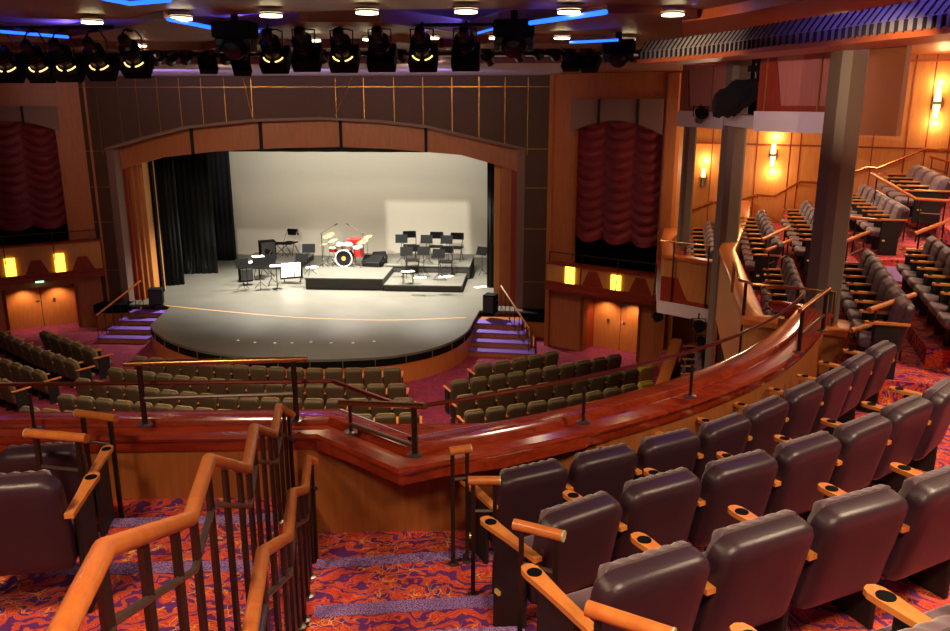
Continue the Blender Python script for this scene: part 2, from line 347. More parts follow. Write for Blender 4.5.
# ---- side box walls left and right of the proscenium
PR = Vector((.75, 28.3, 0)); UR = Vector((.855, -.519, 0))
PL = Vector((-16.55, 30.05, 0)); UL = Vector((-.826, -.563, 0))
def side(P, U, side_name, pxf, length):
    nrm = Vector((-U.y, U.x, 0)); 
    if nrm.y > 0: nrm = -nrm          # towards the audience
    W = lambda s, z, d=0: P+U*s+nrm*d+Vector((0, 0, z))
    def panel(mb, s0, s1, z0, z1, d0, d1):
        mb.slab([W(s0, z0, d0), W(s1, z0, d0), W(s1, z1, d0), W(s0, z1, d0)], nrm*(d1-d0))
    return W, panel, nrm
EXTRA = {}
for P, U, nm in ((PR, UR, 'right'), (PL, UL, 'left')):
    W, panel, nrm = side(P, U, nm, None, 4)
    R = nm == 'right'
    q = lambda x, y: onpl(x, y, P, U)
    if R:
        s_end = q(676, 160)[0]; o0, o1 = q(570, 190)[0], q(660, 190)[0]; zt = q(610, 120)[1]; zh0, zh1 = q(610, 122)[1], q(610, 99)[1]
        zb = q(600, 268)[1]; zrail = q(600, 251)[1]; zbot = q(600, 293)[1]; lamps = ((575, 275), (620.5, 283.5)); dr = (q(583, 320)[0], q(638, 320)[0]); dtop = q(600, 300)[1]
    else:
        s_end = q(-60, 200)[0]; o0, o1 = q(66, 180)[0], q(-48, 180)[0]; zt = q(20, 124)[1]; zh0, zh1 = q(20, 122)[1], q(20, 106)[1]
        zb = q(40, 244)[1]; zrail = q(40, 237)[1]; zbot = q(40, 279)[1]; lamps = ((10, 266), (59, 261)); dr = (q(76, 300)[0], q(6, 300)[0]); dtop = q(40, 287)[1]
    mb = MB(); panel(mb, -.25, o0, 0, 9.35, -.3, 0); panel(mb, o1, s_end, 0, 9.35, -.3, 0); panel(mb, o0, o1, zh1, 9.35, -.3, 0)
    if R: panel(mb, dr[1], o1, 0, zbot, -.3, 0); panel(mb, o0, dr[0], 0, zbot, -.3, 0)
    else: panel(mb, dr[1], o1, 0, zbot, -.3, 0); panel(mb, o0, dr[0], 0, zbot, -.3, 0)
    panel(mb, dr[0], dr[1], dtop, zbot, -.3, 0)
    struct(mb, 'wall_%s' % nm, 'panel_wood')
    mb = MB(); panel(mb, o0-.0, o0+.14, zb-.2, zt, -.25, .06); panel(mb, -.2, -.05, 0, 9.3, 0, .15)
    panel(mb, s_end-.35, s_end, 0, 9.3, 0, .12)
    struct(mb, 'wall_%s_pilaster' % nm, 'orange_wood')
    # arched mauve header over the curtain
    mb = MB(); N_ = 10
    for k in range(N_):
        t0, t1 = k/N_, (k+1)/N_; f = lambda t: zh0+.05-.75*(2*t-1)**2*.55
        sA, sB = o0+(o1-o0)*t0, o0+(o1-o0)*t1
        mb.slab([W(sA, f(t0), .0), W(sB, f(t1), .0), W(sB, zh1, .0), W(sA, zh1, .0)], nrm*.1)
    hd = struct(mb, 'trim_5' if R else 'trim_6', 'mauve')
    mb = MB()
    for t in (.32, .74): s_ = o0+(o1-o0)*t; panel(mb, s_-.04, s_+.04, zh0-.1, zh1, .1, .14)
    struct(mb, 'trim_7' if R else 'trim_8', 'ceiling_dark')
    # dark void behind and the swagged curtain
    mb = MB(); panel(mb, o0, o1, zb-.8, zh1, -1.4, -1.3); panel(mb, o0-.1, o0, zb-.8, zh1, -1.4, -.3); panel(mb, o1, o1+.1, zb-.8, zh1, -1.4, -.3); panel(mb, o0, o1, zb-.9, zb-.8, -1.4, -.3)
    struct(mb, 'wall_%s_recess' % nm, 'black')
    zc0 = q(610, 240)[1] if R else q(20, 227)[1]
    a0, a1 = o0+.12, o1-.02; nx, nz = 60, 90; cols = 3
    vs = []; fs = []
    for j in range(nz+1):
        for i in range(nx+1):
            u = i/nx; v = j/nz; ph = (u*cols) % 1
            sag = .5*(1-(2*ph-1)**2)           # deepest mid column
            z = zc0+(zh0+.15-zc0)*v
            row = (z+.42*sag)/.34
            bulge = abs(math.sin(PI*(row % 1)))**.6*(.35+.65*math.sin(PI*ph))*.16+.07*math.cos(2*PI*ph)*-.5
            if j == 0: z -= .32*sag
            vs.append(W(a0+(a1-a0)*u, z, -.24+bulge))
    for j in range(nz):
        for i in range(nx): k = j*(nx+1)+i; fs.append((k, k+1, k+nx+2, k+nx+1))
    mb = MB(); mb.add(vs, fs); cu = mb.build('swag_curtain', 'swag', smooth=60)
    tag(cu, 'dark red swagged curtain in the arched opening %s' % ('right of the stage' if R else 'left of the stage'), 'curtain')
    # projecting box front with trapezoid inlays, lit panels and a rail
    bx = thing('box_front', 'wooden balcony box front with two lit yellow panels, %s of the stage' % nm, 'balcony', W((o0+o1)/2, zbot, .2))
    s0, s1 = (-.02, q(661, 290)[0]) if R else (.0, q(-50, 260)[0])
    mb = MB(); panel(mb, s0, s1, zbot+.2, zb, .0, .34); mb.build('front_panel', 'honey_wood', bx)
    mb = MB(); panel(mb, s0-.02, s1, zbot-.02, zbot+.12, 0, .5); panel(mb, s0-.01, s1, zbot+.12, zbot+.27, 0, .42); panel(mb, s0, s1, zb, zb+.07, 0, .42); mb.build('trim_band', 'red_wood', bx)
    sp = abs(q(lamps[1][0], 280)[0]-q(lamps[0][0], 270)[0]); l0 = q(*lamps[0])[0] if R else q(*lamps[1])[0]
    for k in range(-1, 5):
        sc_ = l0+sp*(k+.5)
        if sc_-.35 < s0 or sc_+.35 > s1: continue
        MB().slab([W(sc_-.4, zbot+.26, .345), W(sc_+.4, zbot+.26, .345), W(sc_+.16, zbot+.78, .345), W(sc_-.16, zbot+.78, .345)], nrm*.02).build('inlay', 'red_wood', bx)
    for (lx, ly) in lamps:
        ls, lz = q(lx, ly); ls += .0
        mb = MB(); panel(mb, ls-.17, ls+.17, lz-.36, lz+.34, .34, .40); mb.build('lit_panel', 'lamp_glow', bx)['label'] = 'glowing yellow glass panel'
    mb = MB(); zr = zb+.42
    mb.tube([W(s0+.05, zb, .3), W(s0+.05, zr, .3), W(s1, zr, .3)], .022, 6)
    for k in range(1, 4): mb.cyl(W(s0+(s1-s0)*k/3.05, zb-.6, .44), W(s0+(s1-s0)*k/3.05, zr, .3), .018, 6)
    mb.build('rail', 'dark_steel', bx)
    # doors
    dn = 'door_1' if R else 'door_2'
    mb = MB(); mid = (dr[0]+dr[1])/2
    panel(mb, dr[0], mid-.012, 0, dtop, -.9, -.84); panel(mb, mid+.012, dr[1], 0, dtop, -.9, -.84)
    dd = struct(mb, dn, 'door_wood')
    mb = MB(); panel(mb, dr[0]-.12, dr[0], 0, dtop, -.9, 0); panel(mb, dr[1], dr[1]+.12, 0, dtop, -.9, 0); struct(mb, dn.replace('door', 'wall_jamb'), 'red_wood')
    mb = MB(); panel(mb, mid-.5, mid-.42, 1.0, 1.1, -.84, -.79); mb.cyl(W(mid+.06, 1.05, -.82), W(mid+.2, 1.05, -.8), .015, 6); mb.build('door_handle', 'steel', dd)
    mb = MB(); panel(mb, mid+.0, mid+.3, 1.62, 1.8, -.84, -.82); tag(mb.build('door_sign', 'sign_grey'), 'small grey square sign on the double door %s of the stage' % nm, 'sign')
    for k in (.25, .75):
        p = W(dr[0]+(dr[1]-dr[0])*k, dtop-.12, -.45); light('SPOT', 'door_light', p, 45, WARM, p-Vector((0, 0, 1))-nrm*.15, spot_size=2.3, spot_blend=.8, shadow_soft_size=.04)
    if not R:
        mb = MB(); panel(mb, mid-.14, mid+.14, zbot-.04, zbot+.02, .1, .52); tag(mb.build('door_downlight', 'exit_glow'), 'small pale green glowing lamp above the left double door', 'light')
    EXTRA[nm] = (W, panel, q, s_end, zbot, dr, o0, o1, zb)
W, panel, q, s_end, zbot, dr, o0, o1, zb = EXTRA['right']
# exit panel beside the right doors, with a red light and switches
mb = MB(); panel(mb, q(567, 300)[0], q(579, 300)[0], 0, zbot-.1, .0, .14); struct(mb, 'trim_9', 'red_wood')
for i, (x, y) in enumerate(((572, 321), (570, 341))):
    s_, z_ = q(x, y); mb = MB(); panel(mb, s_-.05, s_+.05, z_-.06, z_+.06, .14, .17); tag(mb.build('wall_switch', 'exit_glow' if i == 0 else 'paper'), ['small lit switch plate beside the right double door', 'small white socket plate low beside the right double door'][i], 'switch')
for i, (x, y) in enumerate(((556.5, 261), (560.5, 261))):
    s_, z_ = q(x, y); mb = MB(); panel(mb, s_-.05, s_+.05, z_-.06, z_+.06, .345, .36); mb.build('socket_plate', 'paper', bpy.data.objects['box_front'])

# back walls to close the hall
struct(MB().prism([(-26, 33.5), (-18, 33.5), (-18, 33.7), (-26, 33.7)], 0, 11), 'wall_back_left', 'panel_wood')
struct(MB().prism([(-24.2, -6), (-24, -6), (-24, 34), (-24.2, 34)], 0, 11), 'wall_far_left', 'panel_wood')
struct(MB().prism([(.75, 28.3), (.9, 28.3), (.9, 30.4), (.75, 30.4)], 0, 9.35), 'wall_return_right', 'orange_wood')
# ---- stage
arcpx = [(150, 325), (153, 330), (158, 334), (170, 341), (195, 349), (230, 355), (270, 358.5), (310, 359.5), (350, 358.5), (390, 356), (425, 350), (450, 342), (465, 333), (471, 326), (473, 321)]
ZS = .92
arc = [atz(x, y, ZS) for x, y in arcpx]
arc = [v for v, _ in resample([(a.x, a.y) for a in arc], 48)]
sides = [(-1.9, 29.6), (-.3, 29.6), (-.3, 30.2), (-1.45, 30.4), (-1.2, 32), (3, 32), (3, 41.6), (-22, 41.6), (-22, 32), (-15.4, 32), (-15.1, 30.4), (-15.6, 30.2), (-15.6, 29.6), (-13.7, 29.6)]
outline = [(v.x, v.y) for v in arc]+sides
struct(MB().prism(outline, ZS-.08, ZS), 'floor_stage', 'stage_floor')
mb = MB(); mb2 = MB()
for a, b in zip(arc, arc[1:]):
    for m_, z0, z1, r in ((mb, ZS-.30, ZS-.08, .0), (mb2, 0, ZS-.30, -.02)):
        m_.add([(a.x, a.y-r, z0), (b.x, b.y-r, z0), (b.x, b.y-r, z1), (a.x, a.y-r, z1)], [(0, 1, 2, 3)])
struct(mb, 'trim_10', 'black', 40); struct(mb2, 'wall_stage_front', 'door_wood', 40)
mb = MB()       # small uprights in the black band
for i in range(3, 46, 3): a = arc[i]; mb.box((a.x, a.y-.02, ZS-.19), (.02, .02, .2))
struct(mb, 'trim_11', 'gold')
# side ledges along the proscenium foot
for nm, pts in (('right', [(-.3, 29.4), (XR+.1, 29.2), (XR+.1, YP), (-.3, YP)]), ('left', [(-15.4, 29.6), (XL, 29.4), (XL, YP+.1), (-15.4, YP+.1)])):
    struct(MB().prism(pts, 0, .6), 'wall_ledge_%s' % nm, 'orange_wood'); struct(MB().prism([(x, y-.04 if y < 30 else y) for x, y in pts], .6, ZS), 'trim_12' if nm == 'right' else 'trim_13', 'black')
# tape line and edge markers on the stage floor
tp = [atz(x, y, ZS+.004) for x, y in ((165, 305.5), (220, 311), (290, 317), (350, 319.5), (400, 320), (466, 317.5))]
tp = [v for v, _ in resample([(a.x, a.y) for a in tp], 24)]
mb = MB()
for a, b in zip(tp, tp[1:]): mb.add([(a.x, a.y-.04, ZS+.006), (b.x, b.y-.04, ZS+.006), (b.x, b.y+.04, ZS+.006), (a.x, a.y+.04, ZS+.006)], [(0, 1, 2, 3)])
tag(mb.build('tape_line', 'tape'), 'long pale yellow tape line curving across the stage floor', 'tape')
n_ = 0
for x, y, ph in ((238, 340.5, 'leftmost of the studs near the stage edge'), (255, 342.5, 'second stud from the left near the stage edge'), (275, 343, 'third stud from the left near the stage edge'), (292, 343, 'fourth stud from the left near the stage edge'), (311, 342, 'fifth stud from the left near the stage edge'), (331, 343, 'sixth stud from the left near the stage edge'), (353, 343, 'seventh stud from the left near the stage edge'), (374, 341.5, 'rightmost of the studs near the stage edge')):
    p = atz(x, y, ZS); mb = MB(); mb.lathe(p, [(.05, 0), (.045, .015), (.02, .025)], 10)
    tag(mb.build('floor_stud', 'paper', loc=p), 'small white stud on the stage floor, '+ph, 'marker', 'studs along the stage edge')
# stage steps either side
def steps(name, side_, lines, xin, xout, label):
    st = thing(name, label, 'stairs', ((xin+xout)/2, lines[0][1], 0))
    for k, (z, y0) in enumerate(lines):
        y1 = 29.6; w0 = .16*k
        a, b = (xin, xout-w0) if xout > xin else (xout+w0, xin)
        mb = MB().prism([(a, y0), (b, y0-.2 if xout > xin else y0), (b, y1), (a, y1)], z-.185, z-.03); mb.build('riser', 'orange_wood', st)
        y0b = y0-.03
        mb = MB().prism([(a-.02, y0b), (b+.02, y0b-.2 if xout > xin else y0b), (b+.02, y0+.45), (a-.02, y0+.45)], z-.03, z+.004); mb.build('tread', 'nosing_blue', st)
    return st
stR = steps('stage_steps', 1, [(.185, 26.85), (.37, 27.4), (.555, 27.95), (.74, 28.5)], -2.1, .15, 'four purple carpeted steps up to the right end of the stage')
stL = steps('stage_steps', -1, [(.185, 27.5), (.37, 28.05), (.555, 28.6), (.74, 29.1)], -13.8, -15.65, 'four purple carpeted steps up to the left end of the stage')
# rails beside the stage steps
def stair_rail(a, b, label, n=7):
    a = Vector(a); b = Vector(b); t = thing('stair_handrail', label, 'handrail', (a.x, a.y, 0))
    MB().tube([a, b], .035, 8).build('handrail', 'rail_wood', t, 40)
    mb = MB()
    za, zb_ = a.z-.95, b.z-.95
    for k in range(n):
        u = k/(n-1); p = a.lerp(b, u); mb.cyl(p-Vector((0, 0, .95 if k in (0, n-1) else .9)), p, .014, 6)
    mb.cyl(a-Vector((0, 0, .75)), b-Vector((0, 0, .75)), .012, 6); mb.build('balusters', 'dark_steel', t)
p0 = aty(529, 338, 26.9); p1 = aty(501, 290, 29.3)
stair_rail((p0.x, 26.9, 1.0), (p1.x, 29.4, 1.9), 'orange handrail sloping up beside the right stage steps')
p0 = aty(98, 318, 27.5); p1 = aty(141, 282, 29.4)
stair_rail((p0.x, 27.4, 1.05), (p1.x, 29.4, 1.9), 'orange handrail sloping up beside the left stage steps')
# back cloth, legs, black box
struct(MB().box((-8.2, 40.3, 4.4), (15, .1, 7.0)), 'wall_stage_back', 'cyc')
mb = MB()
mb.box((-22, 36.8, 4.5), (.2, 9.6, 7.2)); mb.box((3, 36.8, 4.5), (.2, 9.6, 7.2)); mb.box((-9.5, 41.6, 4.5), (25, .2, 7.2)); mb.box((-9.5, 36.4, 8.0), (25, 10.2, .2)); mb.box((-20, 31.8, 4), (10, .2, 7)); 
mb.box((1, 31.9, 4), (4, .2, 7))
struct(mb, 'wall_stage_house', 'black')
def drape(x0, y0, x1, y1, z0, z1, label, n=40):
    vs = []; fs = []; a = Vector((x0, y0, 0)); b = Vector((x1, y1, 0)); d = (b-a).normalized(); nn = Vector((-d.y, d.x, 0))
    for i in range(n+1):
        p = a.lerp(b, i/n)+nn*(.07*math.sin(i*1.9)+.03*math.sin(i*.7))
        vs += [p+Vector((0, 0, z0)), p+Vector((0, 0, z1))]
    for i in range(n): fs.append((2*i, 2*i+2, 2*i+3, 2*i+1))
    mb = MB().add(vs, fs); o = mb.build('stage_drape', 'black_cloth', smooth=60); tag(o, label, 'curtain'); md = o.modifiers.new('s', 'SOLIDIFY'); md.thickness = .02
def pxX(px, Y, py=250): return aty(px, py, Y).x
drape(-16.6, 32.2, pxX(184, 33.1, 290), 33.2, ZS, 7.6, 'black stage drape nearest the audience, left wing')
drape(-17.2, 35.0, pxX(215, 35.5), 35.6, ZS, 7.6, 'black stage drape in the middle of the left wing')
drape(-17.2, 38.2, pxX(235, 38.6), 38.7, ZS, 7.6, 'black stage drape deepest in the left wing, beside the pale backcloth')
drape(pxX(487, 33.5), 33.5, .6, 32.9, ZS, 7.6, 'black stage drape at the right wing')
drape(-15.5, 33.6, -.6, 33.6, aty(350, 152, 33.6).z, 7.8, 'narrow black border drape across the top of the stage')
# projector light on the backcloth: a spot whose beam is cut to rectangles like shutters do
def gobo(name, loc, rects, power, color, soft=.012):
    o = light('SPOT', name, loc, power, color, (-7.8, 40.2, 4.2), spot_size=1.2, spot_blend=.05, shadow_soft_size=.03)
    Mi = o.rotation_euler.to_matrix().transposed()
    o.data.use_nodes = True; t = o.data.node_tree; N = t.nodes.new; L = t.links.new
    em = [n for n in t.nodes if n.type == 'EMISSION'][0]
    tc = N('ShaderNodeTexCoord'); sp = N('ShaderNodeSeparateXYZ'); L(tc.outputs['Normal'], sp.inputs[0])
    def mth(op, a, b=None):
        m = N('ShaderNodeMath'); m.operation = op
        for i, v in enumerate((a, b)):
            if v is None: continue
            if isinstance(v, (int, float)): m.inputs[i].default_value = v
            else: L(v, m.inputs[i])
        return m.outputs[0]
    az = mth('ABSOLUTE', sp.outputs[2]); u = mth('DIVIDE', sp.outputs[0], az); v = mth('DIVIDE', sp.outputs[1], az); tot = None
    for (x0, y0, x1, y1, k) in rects:
        ps = []
        for (x, y) in ((x0, y0), (x1, y1)):
            p = Mi @ (aty(x, y, 40.25)-Vector(loc)); ps.append((p.x/abs(p.z), p.y/abs(p.z)))
        us = sorted((ps[0][0], ps[1][0])); vs = sorted((ps[0][1], ps[1][1])); r = None
        for (val, lo_, hi_) in ((u, us[0], us[1]), (v, vs[0], vs[1])):
            for e_ in (mth('SUBTRACT', val, lo_), mth('SUBTRACT', hi_, val)):
                m = N('ShaderNodeMath'); m.operation = 'DIVIDE'; m.use_clamp = True; L(e_, m.inputs[0]); m.inputs[1].default_value = soft
                r = m.outputs[0] if r is None else mth('MULTIPLY', r, m.outputs[0])
        r = mth('MULTIPLY', r, k); tot = r if tot is None else mth('ADD', tot, r)
    L(tot, em.inputs['Strength'])
gobo('projector_light', (-7.8, 17, 9.1), [(383, 198, 474, 262, 1.0), (200, 226, 345, 262, .35)], 6500, WHITE)

# ---------------------------------------------------------------- things on the stage
def riser(x0, x1, y0, y1, z0, z1, label):
    t = thing('stage_riser', label, 'platform', ((x0+x1)/2, y0, z0))
    MB().rbox(((x0+x1)/2, (y0+y1)/2, z1-.03), (x1-x0, y1-y0, .06), .01).build('deck', 'riser_top', t)
    MB().box(((x0+x1)/2, (y0+y1)/2, (z0+z1-.06)/2), (x1-x0-.04, y1-y0-.04, z1-.06-z0)).build('skirt', 'riser_side', t)
xa = atz(305, 282, ZS); xb = atz(383, 283.5, ZS)
YA = 32.6
riser(aty(305, 282, YA).x, aty(383, 283, YA).x, YA, 38.3, ZS, ZS+.5, 'wide dark stage platform carrying the drum kit')
riser(aty(383.3, 283, YA).x+.02, aty(462, 286, YA).x, YA-.1, 35.0, ZS, ZS+.28, 'low dark stage platform in front, right of the drum platform')
riser(aty(386, 270, 35.1).x, aty(470, 270, 35.1).x, 35.05, 38.0, ZS, ZS+.58, 'higher dark stage platform behind the low one, under the folding chairs')
riser(aty(240, 262, 37.0).x, aty(302, 262, 37.0).x, 36.6, 39.2, ZS, ZS+.3, 'dark stage platform at the left under the keyboard chair')
# folding chair
def folding_chair():
    t = thing('folding_chair', '', 'chair', (0, 0, 0))
    MB().rbox((0, .0, .46), (.46, .42, .045), .02).build('seat', 'black', t)
    MB().rbox((0, -.24, .82), (.46, .05, .24), .02).build('backrest', 'black', t)
    for s in (-1, 1):
        MB().tube([(s*.2, .26, .0), (s*.22, .12, .46), (s*.22, -.23, .92)], .014, 6).build('leg', 'dark_steel', t)
        MB().tube([(s*.19, -.3, .0), (s*.2, .1, .46)], .014, 6).build('leg', 'dark_steel', t)
    return t
def music_stand():
    t = thing('music_stand', '', 'music stand', (0, 0, 0))
    R = Matrix.Rotation(math.radians(-25), 3, 'X')
    MB().box((0, 0, 1.2), (.56, .03, .38), R).box((0, -.13, 1.03), (.56, .08, .02)).build('desk', 'black', t)
    MB().cyl((0, 0, .25), (0, 0, 1.15), .014, 6).build('pole', 'black_metal', t)
    for k in range(3): a = 2*PI*k/3+.5; MB().tube([(0, 0, .32), (math.cos(a)*.3, math.sin(a)*.3, .015)], .012, 6).build('leg', 'black_metal', t)
    return t
fc = folding_chair(); ms = music_stand(); first = {'c': True, 's': True}
def put(proto, key, px, py, z, rz, label, group, sc=1.0, Y=None):
    p = atz(px, py, z); o = proto if first[key] else copy_tree(proto); first[key] = False
    o.location = p; o.rotation_euler.z = rz; o['label'] = label; o['group'] = group; o.scale = (sc,)*3; return o, p
zc = ZS+.58; zl = ZS+.28
for (x, y, z, rz, lb) in ((291, 254.5, ZS+.3, 2.9, 'black folding chair alone at the left of the stage, left of the drum kit'),
    (410, 258.5, zc, 3.3, 'black folding chair at the left end of the back row, right platform'),
    (436, 259.5, zc, 3.1, 'black folding chair in the middle of the back row, right platform'),
    (456, 260.5, zc, 3.0, 'black folding chair at the right end of the back row, right platform'),
    (413, 273.5, zl, 3.2, 'black folding chair in the front row of the right platform, left one'),
    (446, 275, zl, 3.1, 'black folding chair in the front row of the right platform, right one'),
    (264, 277, ZS, 2.4, 'black folding chair at the left front of the stage behind the black stands')):
    put(fc, 'c', x, y, z, rz, lb, 'folding chairs on the stage', 1.3)
stands = ((402, 264, zc, .1, 'black music stand at the left end of the back row on the right platform'), (427, 264.5, zc, 0, 'black music stand in the middle of the back row on the right platform'),
    (447, 265, zc, -.1, 'black music stand at the right end of the back row on the right platform'), (407, 277.5, zl, .1, 'black music stand at the left of the front row on the right platform'),
    (424, 277, zl, 0, 'black music stand in the middle of the front row on the right platform'), (439, 280, zl, -.1, 'black music stand at the right of the front row on the right platform'),
    (482, 276, ZS, -.5, 'black music stand alone near the right wing'), (244, 290, ZS, .6, 'black music stand farthest left at the front of the stage'),
    (261, 289, ZS, .3, 'black music stand second from the left at the front of the stage'), (272, 285, ZS, -.2, 'black music stand third from the left at the front of the stage'),
    (303, 284, ZS, -.1, 'black music stand just left of the drum platform'), (310, 275, ZS+.5, .1, 'black music stand on the left edge of the drum platform'))
for (x, y, z, rz, lb) in stands: put(ms, 's', x, y, z, rz, lb, 'music stands on the stage', .95)
# papers
for i, (x, y, z, w_, lb) in enumerate(((420, 277.5, zl+.42, .5, 'white sheet music lying low between the front stands of the right platform'), (444, 277, zl+.42, .45, 'white sheet music by the right front stand'), (408, 271.5, zl+.5, .5, 'white sheet music on the left front chair'),
    (481, 287, ZS+.02, .55, 'white sheet of paper on the stage floor near the right wing'), (449, 276, zl+.02, .35, 'white sheet of paper on the low platform floor'))):
    p = atz(x, y, z)
    if z > ZS+.7 and i < 3:
        tb = thing('low_stool', 'small black stool holding white sheet music, '+['between the front stands', 'by the right front stand', 'behind the left front stand'][i], 'stool', (p.x, p.y, zl))
        MB().rbox((p.x, p.y, z-.03), (.5, .36, .04), .01).build('top', 'black', tb); mb = MB()
        for a in (-.2, .2):
            for b in (-.14, .14): mb = MB().cyl((p.x+a, p.y+b, zl), (p.x+a, p.y+b, z-.05), .014, 6); mb.build('leg', 'black_metal', tb)
    tag(MB().box(p, (w_, .3, .012), Matrix.Rotation(.2*i, 3, 'Z')).build('sheet_music', 'paper', loc=p), lb, 'paper', 'white papers on the stage')
# speaker box and amplifier at the left
def cab(name, px, py, z, d, rz, label, cat='speaker', tilt=0):
    p = atz(px, py, z); t = thing(name, label, cat, p); R = Matrix.Rotation(rz, 3, 'Z') @ Matrix.Rotation(tilt, 3, 'X')
    c = p+Vector((0, 0, d[2]/2*max(.8, math.cos(tilt))+.02))
    MB().rbox(c, d, .03, 2, R).build('cabinet', 'black', t)
    MB().rbox(c+R @ Vector((0, -d[1]/2, 0)), (d[0]*.86, .03, d[2]*.86), .01, 1, R).build('grille', 'riser_side', t)
    MB().tube([c+R @ Vector((d[0]/2+.0, -.08, d[2]*.2)), c+R @ Vector((d[0]/2+.04, -.06, d[2]*.2)), c+R @ Vector((d[0]/2+.04, .06, d[2]*.2)), c+R @ Vector((d[0]/2, .08, d[2]*.2))], .012, 6).build('handle', 'dark_steel', t)
    return t
cab('amplifier', 268, 258.5, ZS+.3, (.75, .5, .85), .5, 'large black amplifier with a grey side on the left platform', 'amplifier')
cab('floor_monitor', 373.5, 266, ZS+.5, (.9, .5, .4), -.2, 'black wedge floor monitor right of the drum kit', 'speaker', .5)
cab('floor_monitor', 380, 263, ZS+.5, (.6, .45, .45), .4, 'smaller black floor monitor behind the wedge right of the drum kit', 'speaker', .4)
cab('floor_speaker', 246, 281, ZS, (.55, .45, .6), .5, 'black speaker box on the floor at the front left of the stage')
cab('wing_speaker', 157, 304.5, ZS, (.5, .5, .62), .3, 'squat black speaker standing at the left end of the stage opening')
cab('wing_speaker', 490.5, 313, ZS, (.45, .5, .7), -.3, 'squat black speaker standing at the right end of the stage opening')
# keyboard table with two small boxes
p = atz(284, 256, ZS+.3); t = thing('keyboard_table', 'low black keyboard on a stand between amplifier and lone chair', 'keyboard', p)
MB().rbox(p+Vector((-.1, 0, .62)), (1.1, .35, .09), .02).build('keyboard', 'black', t)
for s in (-1, 1): MB().tube([p+Vector((-.1-.35*s, -.15, 0)), p+Vector((-.1+.3*s, .1, .58))], .018, 6).build('leg', 'black_metal', t)
# white conductor panel with dark bars
p = atz(292, 283, ZS); t = thing('paper_stand', 'dark stand leaning white score sheets, in front of the left platform', 'music stand', p)
R = Matrix.Rotation(-.45, 3, 'X') @ Matrix.Rotation(-.1, 3, 'Y')
MB().box(p+Vector((0, 0, .55)), (.95, .04, .72), R).build('desk', 'black', t)
for k in range(3): MB().box(p+R @ Vector((-.3+.29*k, -.03, 0))+Vector((0, 0, .57)), (.25, .01, .62), R).build('score_sheet', 'paper', t)
for s in (-1, 1): MB().cyl(p+Vector((s*.35, .1, 0)), p+Vector((s*.35, .02, .5)), .02, 6).build('leg', 'black_metal', t)
for i, (x, y, lb) in enumerate(((246, 263, 'white score sheets on the far left front stand'), (276, 266.5, 'white score sheets on the stand left of the white panel'), (258, 257, 'white papers behind the black amplifier'), (312, 268, 'white cloth on the left edge of the drum platform'))):
    z = (ZS+.95, ZS+.95, ZS+1.0, ZS+.53)[i]; p = atz(x, y, z)
    if i < 3:
        tt = thing('side_stand', 'slim black tray stand holding white papers, '+('far left front', 'left of the white panel', 'behind the amplifier')[i], 'stand', (p.x, p.y, ZS))
        MB().box(p-Vector((0, 0, .02)), (.5, .34, .02)).build('tray', 'black', tt); MB().cyl((p.x, p.y, ZS), (p.x, p.y, p.z-.03), .02, 6).lathe((p.x, p.y, ZS), [(.22, 0), (.2, .02), (.02, .04)], 10).build('pole', 'black_metal', tt)
    tag(MB().rbox(p+Vector((0, 0, .02)), (.5, .36, .05), .015, 1, Matrix.Rotation(.3*i, 3, 'Z')).build('paper_stack', 'paper', loc=p), lb, 'paper')
# drum kit
D0 = atz(344, 266.5, ZS+.5); D = lambda x, y, z: D0+Vector((x, y, z))
dk = thing('drum_kit', 'red and white drum kit with cymbals on the central stage platform', 'drum kit', D0)
Rk = Matrix.Rotation(PI/2, 3, 'X')
bd = MB().lathe(D(0, .25, .36), [(.33, -.25), (.36, -.24), (.36, .24), (.33, .25)], 28, Rk).build('bass_drum', 'black', dk, 40)
MB().lathe(D(0, .25, .36), [(.30, .252), (.30, .262), (.0, .264)], 28, Rk).build('drum_head', 'lens_glass', bd)
mb = MB(); 
for sz in (.245,): mb.lathe(D(0, .25, .36), [(.37, sz-.02), (.39, sz), (.39, sz+.025), (.36, sz+.03), (.34, sz+.02), (.345, sz-.02)], 28, Rk)
mb.build('hoop', 'white_skin', bd)
MB().lathe(D(0, -.012-.01, .36), [(.1, -.01), (.1, .01)], 12, Rk).build('emblem', 'tape', bd)
for x, y, z, r, h, tl in ((-.2, .15, .86, .17, .22, .3), (.2, .15, .86, .18, .24, .3), (.62, .3, .62, .23, .38, .1), (-.55, .45, .66, .19, .16, .0)):
    R = Matrix.Rotation(tl, 3, 'X'); tm = MB().lathe(D(x, y, z), [(r*.96, -h/2), (r, -h/2+.01), (r, h/2-.01), (r*.96, h/2)], 20, R).build('tom', 'steel' if z > .7 else 'red_drum', dk, 40)
    MB().lathe(D(x, y, z)+R @ Vector((0, 0, h/2)), [(r*1.03, -.02), (r*1.03, .012), (r*.9, .014)], 20, R).build('drum_head', 'white_skin', tm)
for x, y, z, r, t_ in ((-.75, .5, 1.3, .28, .35), (-.45, .0, 1.15, .22, .2), (.85, .1, 1.1, .26, .3), (.95, .6, 1.22, .24, .25), (-.9, .1, .95, .19, 0)):
    R = Matrix.Rotation(t_, 3, 'X') @ Matrix.Rotation(-.25, 3, 'Y'); cy = MB().lathe(D(x, y, z), [(r, 0), (r*.3, .02), (.05, .05), (.01, .05)], 20, R).build('cymbal', 'cymbal', dk, 60)
    sm = MB().cyl(D(x, y, .4), D(x, y, z), .012, 6)
    for k in range(3): a = 2*PI*k/3; sm.cyl(D(x, y, .4), D(x+.24*math.cos(a), y+.24*math.sin(a), .0), .01, 6)
    sm.build('cymbal_stand', 'chrome', cy)
MB().rbox(D(.35, .75, 1.02), (.62, .45, .28), .08, 3).build('red_case', 'red_drum', dk)
MB().cyl(D(.35, .75, 0), D(.35, .75, .9), .03, 6).build('case_stand', 'chrome', dk)
